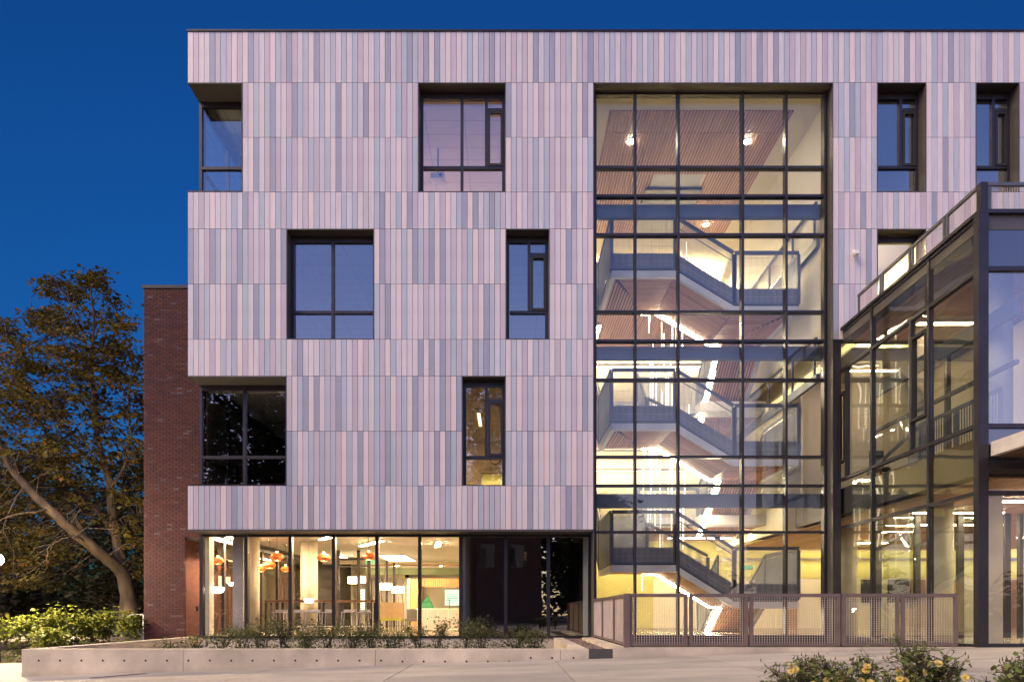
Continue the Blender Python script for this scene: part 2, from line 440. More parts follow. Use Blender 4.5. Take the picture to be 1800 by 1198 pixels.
pl = struct(thing('pavement', None, None, (0, 8, 0)))
XJ = [-1.9 + 2.825 * k for k in range(-6, 8)]
YJ = [13.75 - 2.8 * k for k in range(0, 8)]
for i in range(len(XJ) - 1):
    for j in range(len(YJ) - 1):
        a, b, c, d = XJ[i] + .009, XJ[i+1] - .009, YJ[j+1] + .009, YJ[j] - .009
        mb = MB()
        mb.hexa([(a, c, zp(a)-.12), (b, c, zp(b)-.12), (b, d, zp(b)-.12), (a, d, zp(a)-.12), (a, c, zp(a)), (b, c, zp(b)), (b, d, zp(b)), (a, d, zp(a))])
        mb.build('paving_slab', M['slab'], pl)
for (a, b) in ((-18.85, -15.6), (-15.59, -12.7), (-12.69, -9.86)):
    for (c, d) in ((13.76, 16.5), (16.51, 19.2)):
        MB().hexa([(a, c, zp(a)-.12), (b, c, zp(b)-.12), (b, d, zp(b)-.12), (a, d, zp(a)-.12), (a, c, zp(a)), (b, c, zp(b)), (b, d, zp(b)), (a, d, zp(a))]).build('paving_slab', M['slab'], pl)
# entrance floor beside the pavilion door
MB().box(9.0, 22, 13.76, 13.84, -0.3, -0.002).build('paving_slab', M['slab'], pl)
dr = MB()
pA = Vector((PX(150, 12.6), 12.75, 0)); pB = Vector((PX(262, 13.6), 13.5, 0))
for p in (pA, pB): p.z = zp(p.x) + 0.006
dr.bar(pA, pB, 0.05, 0.006)
tag(dr.build('trench_drain', M['black'], None), 'thin dark slot drain crossing the pale plaza before the planter wall', 'drain')

# ------------------------------------------------------------------ the main building
D0 = 19.6
bld = thing('office_building', 'four storey building clad in pink and grey vertical panels with a tall lit stair window', 'building', (0, D0, 0))
ROWS = [56, 145.2, 241.3, 337.4, 402, 498.8, 596, 660.3, 757, 853.1, 930]
PIT = 9.635
def cxL(i): return PX(330 + PIT * i, D0)
def cxR(j): return PX(1464.7 + PIT * j, D0)
ZR = [PZ(y, D0) for y in ROWS]
openL = [(0, 10, 1, 2), (42, 58, 1, 2), (18, 34, 4, 5), (58, 66, 4, 5), (0, 18, 7, 8), (50, 58, 7, 8)]
openR = [(8, 17, 1, 2), (26, 34, 1, 2), (8, 17, 4, 5)]
GAP = 0.006
cells = []
for r in range(10):
    for i in range(74):
        if any(a <= i < b and r0 <= r <= r1 for a, b, r0, r1 in openL): continue
        cells.append((cxL(i), cxL(i + 1), r, 'L', i))
x_cur0, x_cur1 = cxL(74), cxR(0)
for i in range(44):
    w = (x_cur1 - x_cur0) / 44
    cells.append((x_cur0 + w * i, x_cur0 + w * (i + 1), 0, 'C', i))
for r in range(6):
    for j in range(75):
        if any(a <= j < b and r0 <= r <= r1 for a, b, r0, r1 in openR): continue
        cells.append((cxR(j), cxR(j + 1), r, 'R', j))
rng = random.Random(3)
last = {}
pat = {}
for c in cells:
    k = (c[2],)
    opts = [0, 0, 0, 0, 1, 1, 1, 2, 2, 2, 3, 3, 3, 4, 4]
    q = rng.choice(opts)
    while q == last.get(k) or (q == 4 and last.get(k) == 3 and rng.random() < 0.6): q = rng.choice(opts)
    last[k] = q; pat[c] = q
order = sorted(cells, key=lambda c: -(ZR[c[2]] - ZR[c[2] + 1]) + (0 if c[3] == 'L' else 0.2))
parts = set(order[:296])
pmesh = {}
rest = MB()
for c in cells:
    x0, x1, r, sd, i = c
    z1, z0 = ZR[r], ZR[r + 1]
    q = pat[c]
    dy = rng.uniform(0, 0.004)
    if c in parts:
        key = (r, q)
        if key not in pmesh:
            w = PIT * D0 / F / 2 - GAP; h = z1 - z0
            o = MB().box(-w, w, 0, 0.03, GAP, h - GAP)
            me = bpy.data.meshes.new('facade_panel')
            me.from_pydata(o.v, [], o.f); me.materials.append(PANEL[q]); me.update()
            pmesh[key] = me
        link('facade_panel', pmesh[key], bld, ((x0 + x1) / 2, D0 + dy, z0))
    else:
        rest.mi = q
        rest.box(x0 + GAP, x1 - GAP, D0 + dy, D0 + 0.03, z0 + GAP, z1 - GAP)
stuff(rest.build('facade_panel', PANEL, bld))
# dark backing behind the panels, in runs, and the lining of each opening
bk = MB()
XL0, XR1 = cxL(0), cxR(75)
for r in range(10):
    if r == 0: runs = [(XL0, XR1)]
    else:
        occ = [(cxL(a), cxL(b)) for a, b, r0, r1 in openL if r0 <= r <= r1] + [(x_cur0, x_cur1)]
        if r < 6: occ += [(cxR(a), cxR(b)) for a, b, r0, r1 in openR if r0 <= r <= r1]
        occ.sort(); runs = []; x = XL0
        for a, b in occ:
            if a > x + .01: runs.append((x, a))
            x = b
        if r < 6: runs.append((x, XR1))
        else: runs.append((x, cxR(0) + 0.22))
    for a, b in runs:
        bk.box(a + .003, b - .003, D0 + 0.034, D0 + 0.33, ZR[r + 1] + .001, ZR[r] - .001)
bk.build('wall_backing', M['black'], bld)
# outer shell: roof, coping, hidden sides and rear
sh = MB()
sh.box(XL0 + .02, XR1, D0 + 0.35, 45, 16.7, 17.0)                     # roof
sh.box(XL0 + .02, XR1, 44.8, 45, -0.3, 17.0)
sh.box(XR1 - .2, XR1, D0 + .35, 44.8, 8.5, 16.7)
sh.build('roof', M['soffit'], bld)
cp = MB()
cp.box(XL0 - .02, XR1, D0 - .03, D0 + .36, ZR[0] + .004, ZR[0] + .05)
cp.box(XL0 - .02, XL0 + .34, D0 + .362, 45, ZR[0] + .004, ZR[0] + .05)
cp.build('coping', M['bronze'], bld)
# left flank: panelled above the recessed corner windows
fl = MB()
for (za, zb, ya) in ((ZR[1], ZR[0], D0 + .034), (ZR[7], ZR[3], D0 + .034), (ZR[10], ZR[9], D0 + .034)):
    y = ya; k = 0
    while y < 44.5:
        fl.mi = rng.randrange(5)
        fl.box(XL0 + .001, XL0 + .03, y + GAP, y + .3 - GAP, za + GAP, zb - GAP); y += .3
for (za, zb) in ((ZR[3], ZR[1]), (ZR[9], ZR[7])):
    y = 24.0
    while y < 44.5:
        fl.mi = rng.randrange(5)
        fl.box(XL0 + .001, XL0 + .03, y + GAP, y + .3 - GAP, za + GAP, zb - GAP); y += .3
stuff(fl.build('side_panel', PANEL, bld))
fb = MB()
for (za, zb, ya) in ((ZR[1], ZR[0], D0 + .34), (ZR[7], ZR[3], D0 + .34), (ZR[10], ZR[9], D0 + .34), (ZR[3], ZR[1], 24.0), (ZR[9], ZR[7], 24.0), (-.4, ZR[10], 32)):
    fb.box(XL0 + .035, XL0 + .2, ya, 44.8, za + .002, zb - .002)
fb.build('side_wall', M['black'], bld)

# soffits and window reveals
DW = 19.95           # frame plane of the punched windows
def reveal(x0, x1, z0, z1, name='window_reveal', d=DW):
    t = 0.02
    mb = MB()
    y0 = D0 - 0.006
    mb.box(x0 + .004, x1 - .004, y0, d, z1 - t - .004, z1 - .004)
    mb.box(x0 + .004, x1 - .004, y0, d, z0 + .004, z0 + t)
    mb.box(x0 + .004, x0 + t, y0, d, z0 + t, z1 - t - .004)
    mb.box(x1 - t, x1 - .004, y0, d, z0 + t, z1 - t - .004)
    mb.build(name, M['soffit'], bld)

def window(x0, x1, z0, z1, Y, vs, hz, vents=(), fr=0.085, glass='glass', label=None, top=0.0):
    """frame with mullions vs (x, z0, z1), transoms hz (z, x0, x1); panes fill the gaps as sub-parts"""
    mb = MB(); m = 0.085; dp = 0.12
    mb.box(x0, x0 + fr, Y, Y + dp, z0, z1); mb.box(x1 - fr, x1, Y, Y + dp, z0, z1)
    mb.box(x0 + fr, x1 - fr, Y, Y + dp, z1 - fr - top, z1); mb.box(x0 + fr, x1 - fr, Y, Y + dp, z0, z0 + fr * .6)
    for (x, a, b) in vs: mb.box(x - m/2, x + m/2, Y - .01, Y + dp - .004, a, b)
    for (z, a, b) in hz: mb.box(a, b, Y - .004, Y + dp - .008, z - m/2, z + m/2)
    w = mb.build('window', M['bronze'], bld)
    if label: w['label'] = label
    gm = MB().box(x0 + fr * .7, x1 - fr * .7, Y + .05, Y + .062, z0 + .03, z1 - fr * .7 - top)
    gm.build('pane', M[glass], w)
    for (a, b, c, d) in vents:
        v = MB(); k = 0.07
        v.box(a, a + k, Y - .025, Y + .04, c, d); v.box(b - k, b, Y - .025, Y + .04, c, d)
        v.box(a + k, b - k, Y - .025, Y + .04, d - k, d); v.box(a + k, b - k, Y - .025, Y + .04, c, c + k)
        v.build('sash', M['black'], w)
    return w

def pw(x0p, x1p, rt, rb, vs, hz, vents=(), right=False):
    """window given in photo pixels, standing in its opening of the facade grid"""
    x0, x1 = x0p, x1p
    z1, z0 = ZR[rt], ZR[rb + 1]
    reveal(x0, x1, z0, z1)
    Y = DW + .002
    window(x0 + .02, x1 - .02, z0 + .02, z1 - .024, Y,
           [(PX(p, Y), PZ(b, Y), PZ(a, Y)) for p, a, b in vs], [(PZ(p, Y), PX(a, Y), PX(b, Y)) for p, a, b in hz],
           [(PX(a, Y), PX(b, Y), PZ(d, Y), PZ(c, Y)) for a, b, c, d in vents], top=0.1)
pw(cxL(42), cxL(58), 1, 2, [(812, 166, 336), (855, 166, 294)], [(294.5, 742, 886), (193, 856, 886)], [(857.5, 884, 196, 292)])
pw(cxL(18), cxL(34), 4, 5, [(585, 420, 594)], [(548.5, 515, 655)])
pw(cxL(58), cxL(66), 4, 5, [(930, 418, 548)], [(548.5, 896, 962), (447, 931, 962)], [(933, 960, 450, 546)])
pw(cxL(50), cxL(58), 7, 8, [(855, 672, 803)], [(803.5, 818, 886), (703, 856, 886)], [(858, 884, 706, 801)])
pw(cxR(8), cxR(17), 1, 2, [(1583, 166, 294)], [(294, 1543, 1612), (193, 1584, 1612)], [(1586, 1610, 197, 292)])
pw(cxR(26), cxR(34), 1, 2, [(1746, 166, 294)], [(294, 1715, 1772), (193, 1747, 1772)], [(1749, 1770, 197, 292)])
pw(cxR(8), cxR(17), 4, 5, [], [], [])

# recessed corner windows, glazed on both sides
YC = 20.3
def corner(c1, rt, rb, vs, hz, lab):
    x0, x1 = PX(350, YC), cxL(c1) - .006
    z1, z0 = ZR[rt], ZR[rb + 1]
    s = MB()
    s.box(XL0, x1, D0 - .004, YC + .2, z1 - .03, z1 - .003)
    s.box(XL0, XL0 + .3, YC + .21, 24, z1 - .03, z1 - .003)
    s.build('soffit', M['soffit'], bld)
    MB().box(XL0, x1, D0 - .004, YC + .2, z0 + .003, z0 + .035).build('sill', M['bronze'], bld)
    MB().box(x1 - .02, x1, D0 - .006, YC, z0 + .04, z1 - .04).build('window_reveal', M['bronze'], bld)
    window(x0, x1, z0 + .04, z1 - .034, YC, [(PX(p, YC), z0 + .04, z1 - .04) for p in vs], [(PZ(p, YC), x0, x1) for p in hz], label=lab, top=0.06)
    # side glazing
    mb = MB()
    for y in (YC + .13, 22.2, 23.85):
        mb.box(x0 - .006, x0 + .1, y, y + .12, z0 + .04, z1 - .034)
    zz = PZ(hz[0], YC)
    mb.box(x0, x0 + .1, YC + .25, 23.85, zz - .04, zz + .04)
    mb.box(x0, x0 + .1, YC + .25, 23.85, z1 - .15, z1 - .036)
    mb.box(x0, x0 + .1, YC + .25, 23.85, z0 + .04, z0 + .12)
    w = mb.build('window', M['bronze'], bld)
    MB().box(x0 + .05, x0 + .062, YC + .25, 23.85, z0 + .1, z1 - .1).build('pane', M['glass'], w)
corner(10, 1, 2, [], [295.5], 'corner window open to the sky on its side')
corner(18, 7, 8, [429.5], [803], 'dark corner window mirroring trees')

# ---------------------------------------------------------------- ground floor shop front
YS = 20.4
zS1, zS0 = PZ(937, YS), -0.02
s = MB()
s.box(XL0, x_cur0 - .02, D0 - .004, YS + .2, ZR[10] - .05, ZR[10] - .004)
s.box(XL0, XL0 + .05, YS + .21, 32, ZR[10] - .05, ZR[10] - .004)
s.build('soffit', M['soffit'], bld)
MB().box(PX(350, YS), x_cur0 - .03, YS - .05, YS + .2, -0.8, zS0 - .03).build('plinth', M['concrete'], bld)
MB().box(PX(350, YS), x_cur0 - .03, YS - .09, YS + .2, zS0 - .028, zS0 + .03).build('sill', M['bronze'], bld)
mull = [355, 433.5, 511, 587, 663, 738, 810, 889, 964, 1040]
sf = MB()
for p in mull:
    x = PX(p, YS); sf.box(x - .05, x + .05, YS - .06, YS + .12, zS0 + .032, zS1)
sf.box(PX(355, YS) + .05, PX(1040, YS) - .05, YS - .02, YS + .1, zS1 - .1, zS1 - .003)
sfo = sf.build('storefront', M['bronze'], bld)
for i, (a, b) in enumerate(zip(mull, mull[1:])):
    MB().box(PX(a, YS) + .052, PX(b, YS) - .052, YS + .03, YS + .042, zS0 + .034, zS1 - .102).build('pane', M['clear'] if i < 6 else M['glass'], sfo)
sg = MB()
xs0 = PX(355, YS) - .05
for y in (21.9, 23.6, 25.3, 27.0, 28.7, 30.4, 31.9):
    sg.box(xs0, xs0 + .09, y, y + .14, zS0 + .03, zS1)
sg.box(xs0, xs0 + .09, YS + .13, 31.9, zS1 - .12, zS1 - .004)
sgo = sg.build('storefront', M['bronze'], bld)
MB().box(xs0 + .04, xs0 + .052, YS + .13, 31.9, zS0 + .03, zS1 - .12).build('pane', M['clear'], sgo)

# ---------------------------------------------------------------- curtain wall of the stair hall
YW = 20.0
zT = PZ(165, YW)
mv = [1046, 1116, 1191.5, 1304, 1380.5, 1448]
mh = [296, 346, 414, 549, 600, 668, 803, 853.5, 935]
cw = MB()
for i, p in enumerate(mv):
    x = PX(p, YW); w = .032 if p not in (1304,) else .036
    cw.box(x - w, x + w, YW - .1, YW + .12, -0.45, zT)
for p in mh:
    z = PZ(p, YW); cw.box(PX(1046, YW) + .033, PX(1448, YW) - .033, YW - .07, YW + .1, z - .036, z + .036)
cw.box(PX(1046, YW) + .033, PX(1448, YW) - .033, YW - .05, YW + .11, zT - .06, zT - .003)
cw.box(PX(1046, YW) + .033, PX(1448, YW) - .033, YW - .08, YW + .11, -0.45, 0.05)
cwo = cw.build('curtain_wall', M['bronze'], bld)
zz = [zT - .06] + [PZ(p, YW) for p in mh] + [0.05]
for i in range(5):
    for j in range(len(zz) - 1):
        MB().box(PX(mv[i], YW) + .04, PX(mv[i+1], YW) - .04, YW, YW + .012, zz[j+1] + .038, zz[j] - .038).build('pane', M['curtain'], cwo)
rv = MB()
rv.box(x_cur0 + .004, x_cur1 - .004, D0 - .004, YW + .1, ZR[1] - .03, ZR[1] - .004)
rv.box(x_cur0 + .004, x_cur1 - .03, YW - .02, YW + .12, zT, ZR[1] - .032)
rv.box(x_cur0 + .004, x_cur0 + .02, D0 - .004, YW + .1, -0.45, ZR[1] - .032)
rv.box(x_cur1 - .02, x_cur1 - .004, D0 - .004, YW + .12, -0.45, ZR[1] - .032)
rv.box(PX(1448, YW) + .034, x_cur1 - .022, YW - .01, YW + .11, -0.45, ZR[1] - .033)
rv.build('window_reveal', M['soffit'], bld)
MB().box(x_cur1 - .003, x_cur1 + .215, D0 - .003, YW + .1, -0.4, ZR[6] - .002).build('corner_post', M['bronze'], bld)

# ---------------------------------------------------------------- interiors
FL = [0.0, 4.26, 8.4, 12.5]
XI0, XI1 = XL0 + .22, PX(1043, 20.0) - .1
YB = 28.0
it = MB()
for k in (1, 2, 3):
    it.mi = 0
    it.box(XI0 - .15, XI1, DW + .16 if k != 1 else YC + .25, 44.7, FL[k] - .32, FL[k])
it.build('floor', M['carpet'], bld)
ceil_z = {1: 7.62, 2: 11.8, 3: 15.98}
ce = MB(); gr = MB()
for k, z in ceil_z.items():
    y0 = DW + .16 if k != 1 else YC + .25
    ce.box(XI0 - .15, XI1, y0, YB, z, z + .04)
    x = XI0 + .3
    while x < XI1:
        gr.box(x - .012, x + .012, y0, YB, z - .006, z - .001); x += 1.22
    y = y0 + .5
    while y < YB:
        gr.box(XI0, XI1, y - .012, y + .012, z - .0075, z - .0065); y += .61
ce.build('ceiling', M['tile'], bld)
stuff(gr.build('ceiling_grid', M['grid'], bld))
wl = MB()
for k in (1, 2, 3):
    z0, z1 = FL[k], ceil_z[k]
    if k == 1:      # the lower floor has a doorway into a lit corridor
        d0, d1, dz = PX(846, YB), PX(900, YB), 6.45
        wl.box(XI0, d0, YB, YB + .12, z0, z1); wl.box(d1, XI1, YB, YB + .12, z0, z1); wl.box(d0, d1, YB, YB + .12, dz, z1)
    else:
        wl.box(XI0, XI1, YB, YB + .12, z0, z1)
    for x in {1: (-4.2, 0.9), 2: (-2.0,), 3: (-6.0, 1.2)}[k]:
        wl.box(x, x + .12, YC + .3, YB, z0, z1)
wl.box(XI1 - .14, XI1, YC + .2, 44, 0, 16)
wl.build('interior_wall', M['tile'], bld)
# corridor behind the doorway
co = MB()
co.box(-4, 2.2, 31, 31.1, FL[1], 7.5)
co.build('interior_wall', M['yellow'], bld)
MB().box(-3, 2.2, YB + .2, 31, 7.0, 7.05).build('ceiling', M['wood'], bld)
# small room of the right windows, lit wall
rr = MB()
rr.box(cxR(5), cxR(52), 27, 27.1, FL[2], 16)
for x in (cxR(5), cxR(21), cxR(38)): rr.box(x, x + .1, DW + .17, 27, FL[2] + .4, 16)
rr.build('interior_wall', M['cream'], bld)
rc = MB()
rc.box(cxR(5), cxR(52), DW + .17, 27, 15.98, 16.03); rc.box(cxR(5), cxR(52), DW + .17, 27, 12.2, 12.5); rc.box(cxR(5), cxR(52), DW + .17, 27, 8.42, 8.5)
rc.build('ceiling', M['tile'], bld)

# ceiling lamps and added fill lights ---------------------------------------------------
def lin(x, y, z, lx, ly, label, group=None, mat='lin', rot=0.0):
    t = thing('linear_light', label, 'ceiling light', (x, y, z), group)
    h = MB().box(x - lx/2 - .02, x + lx/2 + .02, y - ly/2 - .02, y + ly/2 + .02, z - .05, z)
    h.build('housing', M['white'], t)
    MB().box(x - lx/2, x + lx/2, y - ly/2, y + ly/2, z - .062, z - .051).build('lens', M[mat], t)
    if rot: t.rotation_euler = (0, 0, rot)
    return t
lin(-2.6, 26.6, 15.97, .5, 1.8, 'added fill light, out of view, in the room behind the wide top floor window', mat='linfill')  # added out of view so that this ceiling is lit
lin(PX(843, 23.2), 23.2, 7.3, .1, 1.6, 'slim hanging light behind the narrow window above the dark panes', mat='lindim')
lin(-3.3, 24.5, 7.61, .5, 1.8, 'added fill light, out of view, in the room of the narrow window with the clock', mat='ambfill')  # added where the facade hides it, to warm this room
lin(-.4, 29.6, 6.98, 1.6, .25, 'corridor light seen through the narrow window with the clock')
lin(cxR(12), 22.5, 12.18, .3, 1.8, 'ceiling light in the bright room behind the terrace railing', mat='fill_lamp')

# clock on the wall behind the narrow lower window
ck = thing('wall_clock', 'round dark rimmed wall clock behind the narrow lower window', 'clock', (PX(871, 27.9), 27.97, PZ(806, 27.9)))
cl = WLOC[ck.name]
rim = [(cl.x + .2 * math.cos(2*math.pi*i/24), cl.y, cl.z + .2 * math.sin(2*math.pi*i/24)) for i in range(25)]
MB().tube(rim, .018, 6).build('rim', M['black'], ck)
d = MB(); d.add([(cl.x + .19*math.cos(2*math.pi*i/24), cl.y - yy, cl.z + .19*math.sin(2*math.pi*i/24)) for yy in (0, .01) for i in range(24)],
      [list(range(24)), list(range(24, 48))[::-1]] + [(i, (i+1) % 24, 24 + (i+1) % 24, 24 + i) for i in range(24)])
d.build('face', M['white'], ck)
hd = MB(); hd.bar((cl.x, cl.y - .015, cl.z), (cl.x + .09, cl.y - .015, cl.z + .06), .012, .006, (0,1,0)); hd.bar((cl.x, cl.y - .015, cl.z), (cl.x - .03, cl.y - .015, cl.z + .14), .01, .006, (0,1,0))
hd.build('hand', M['black'], ck)
# projector hanging in the wide top window
pj = thing('projector', 'white ceiling projector hanging behind the wide top floor window', 'projector', (PX(770, 22.5), 22.5, 15.0))
c = WLOC[pj.name]
MB().box(c.x - .22, c.x + .22, c.y - .18, c.y + .18, c.z - .08, c.z + .08).build('body', M['white'], pj)
MB().tube([(c.x, c.y, c.z + .08), (c.x, c.y, 15.97)], .025, 8).build('mount', M['steel'], pj)
MB().tube([(c.x + .1, c.y - .181, c.z), (c.x + .1, c.y - .22, c.z)], .05, 12).build('lens', M['black'], pj)

# ---------------------------------------------------------------- stair hall
AX0, AX1 = PX(1043, 20.0) + .03, 9.42
def slats_x(mb, x0, x1, y0, y1, z, pitch=.1, w=.075, t=.03):      # slats running along Y
    x = x0
    while x < x1 - w:
        mb.box(x, x + w, y0, y1, z, z + t); x += pitch
hall = MB()
hall.box(AX0, AX1 + 8, 31, 31.12, FL[2] + .0, 15.9)
hall.box(AX1, AX1 + .1, YW + .2, 31, 8.9, 15.9)
hall.box(AX1, AX1 + .1, 23.2, 31, 3.5, 7.9)
hall.box(AX0 - .02, AX0 + .02, YW + .5, 31, 0, 15.9)
hall.box(AX0, AX1, YW + .14, 31, 15.86, 15.92)
hall.build('interior_wall', M['cream'], bld)
hy = MB()
hy.box(AX0 + .03, 6.6, 31.0, 31.12, 0, 4.0); hy.box(6.6, 31, 31.0, 31.12, 2.25, 4.0)
MB().box(6.6, 31, 31.02, 31.12, 0, 2.248).build('interior_wall', M['cream'], bld)
hy.build('interior_wall', M['yellow'], bld)
MB().box(AX0 + .03, 21, 30.9, 30.99, 4.3, 8.0).build('interior_wall', M['cream'], bld)
# wood ceilings
zc = 15.83
wc = MB()
Xa, Xb = PX(1072, 20.6), PX(1400, 20.6)
x = Xa
while x < Xb - .06:
    wc.box(x, x + .066, 20.62, 21.53, zc, zc + .03)
    if 5.0 < x < 6.8: wc.box(x, x + .066, 21.56, 23.6, zc, zc + .03)
    else: wc.box(x, x + .066, 21.56, 27.5, zc, zc + .03)
    x += .1
stuff(wc.build('ceiling_slat', M['wood'], bld))
MB().box(Xa - .02, Xb + .02, 20.6, 27.52, zc + .031, zc + .05).build('ceiling_backing', M['black'], bld)
MB().box(5.05, 6.78, 23.62, 27.5, zc + .01, zc + .03).build('ceiling_recess', M['string'], bld)
# upper floors behind the stair with wood undersides
YF = 25.6
for k in (1, 2, 3):
    z = FL[k]
    fl_ = MB()
    fl_.box(AX0 + .03, AX1 - .01, YF, 30.88, z - .35, z)
    fl_.box(7.0, AX1 - .01, 24.9, YF - .005, z - .35, z) if k < 3 else fl_.box(AX0 + .03, 4.8, 24.9, YF - .005, z - .35, z)
    fl_.build('floor', M['white'], bld)
    sl = MB()
    slats_x(sl, AX0 + .1, AX1 - .1, YF + .12, 30.4, z - .39)
    stuff(sl.build('ceiling_slat', M['wood'], bld))
MB().box(AX0 + .03, 31, YW + .16, 30.9, -.2, -.003).build('floor', M['floor'], bld)
# edge beams at the curtain wall
for k, (ya, yb) in ((3, (361, 383)), (2, (610, 632)), (1, (868, 892))):
    MB().box(AX0 + .03, AX1 - .02, YW + .25, YW + .42, PZ(yb, 20.3), PZ(ya, 20.3)).build('edge_beam', M['stairblue'], bld)
# right hand balcony edges of the hall, glass guards with posts
for k in (2, 3):
    z = FL[k] - .5
    mb = MB(); mb.box(AX1 - .12, AX1 - .004, 20.6, 29.5, z - .25, z)
    mb.build('edge_beam', M['stairblue'], bld)
    q = MB()
    for y in (20.8, 22.4, 24.4, 27): q.box(AX1 - .1, AX1 - .04, y, y + .06, z + .002, z + 1.1)
    q.box(AX1 - .11, AX1 - .03, 20.7, 27.2, z + 1.102, z + 1.15)
    q.build('guard_rail', M['stairblue'], bld)

stair = thing('staircase', 'blue grey steel staircase zigzagging up behind the tall glass wall with wood undersides', 'staircase', (6.0, 22, 0))
def guard(pts, name='guard_panel', kick=.62, h=1.07, wires=.036, thick=.045, drop=0.0):
    """framed wire guard following the floor line pts[0]..pts[1]; drop: how far the panel hangs below the floor"""
    a, b = Vector(pts[0]), Vector(pts[1])
    up = Vector((0, 0, 1))
    fr = MB()
    n = max(1, round((b - a).length / 1.9))
    lo, hi = -drop, h
    fr.bar(a + up * hi, b + up * hi, thick * 1.3, .10); fr.bar(a + up * (lo + .02), b + up * (lo + .02), thick, .06)
    for i in range(n + 1):
        p = a.lerp(b, i / n); fr.bar(p + up * (lo + .03), p + up * (hi - .051), .10, thick, (0, 1, 0) if abs((b-a).y) < abs((b-a).x) else (1, 0, 0))
    fo = fr.build(name, M['stairblue'], stair)
    wr = MB()
    ln = Vector((b.x - a.x, b.y - a.y, 0)).length; m = int(ln / wires)
    for i in range(1, m):
        p = a.lerp(b, i / m); wr.bar(p + up * lo, p + up * (hi - .02), .011, .011, (0, 1, 0) if abs((b-a).y) < abs((b-a).x) else (1, 0, 0))
    for q in (0.15, .3, .45, .6, .75, .9):
        wr.bar(a + up * (lo + (hi - lo) * q), b + up * (lo + (hi - lo) * q), .006, .006)
    stuff(wr.build('wire_mesh', M['wirein'], fo))
    return fo

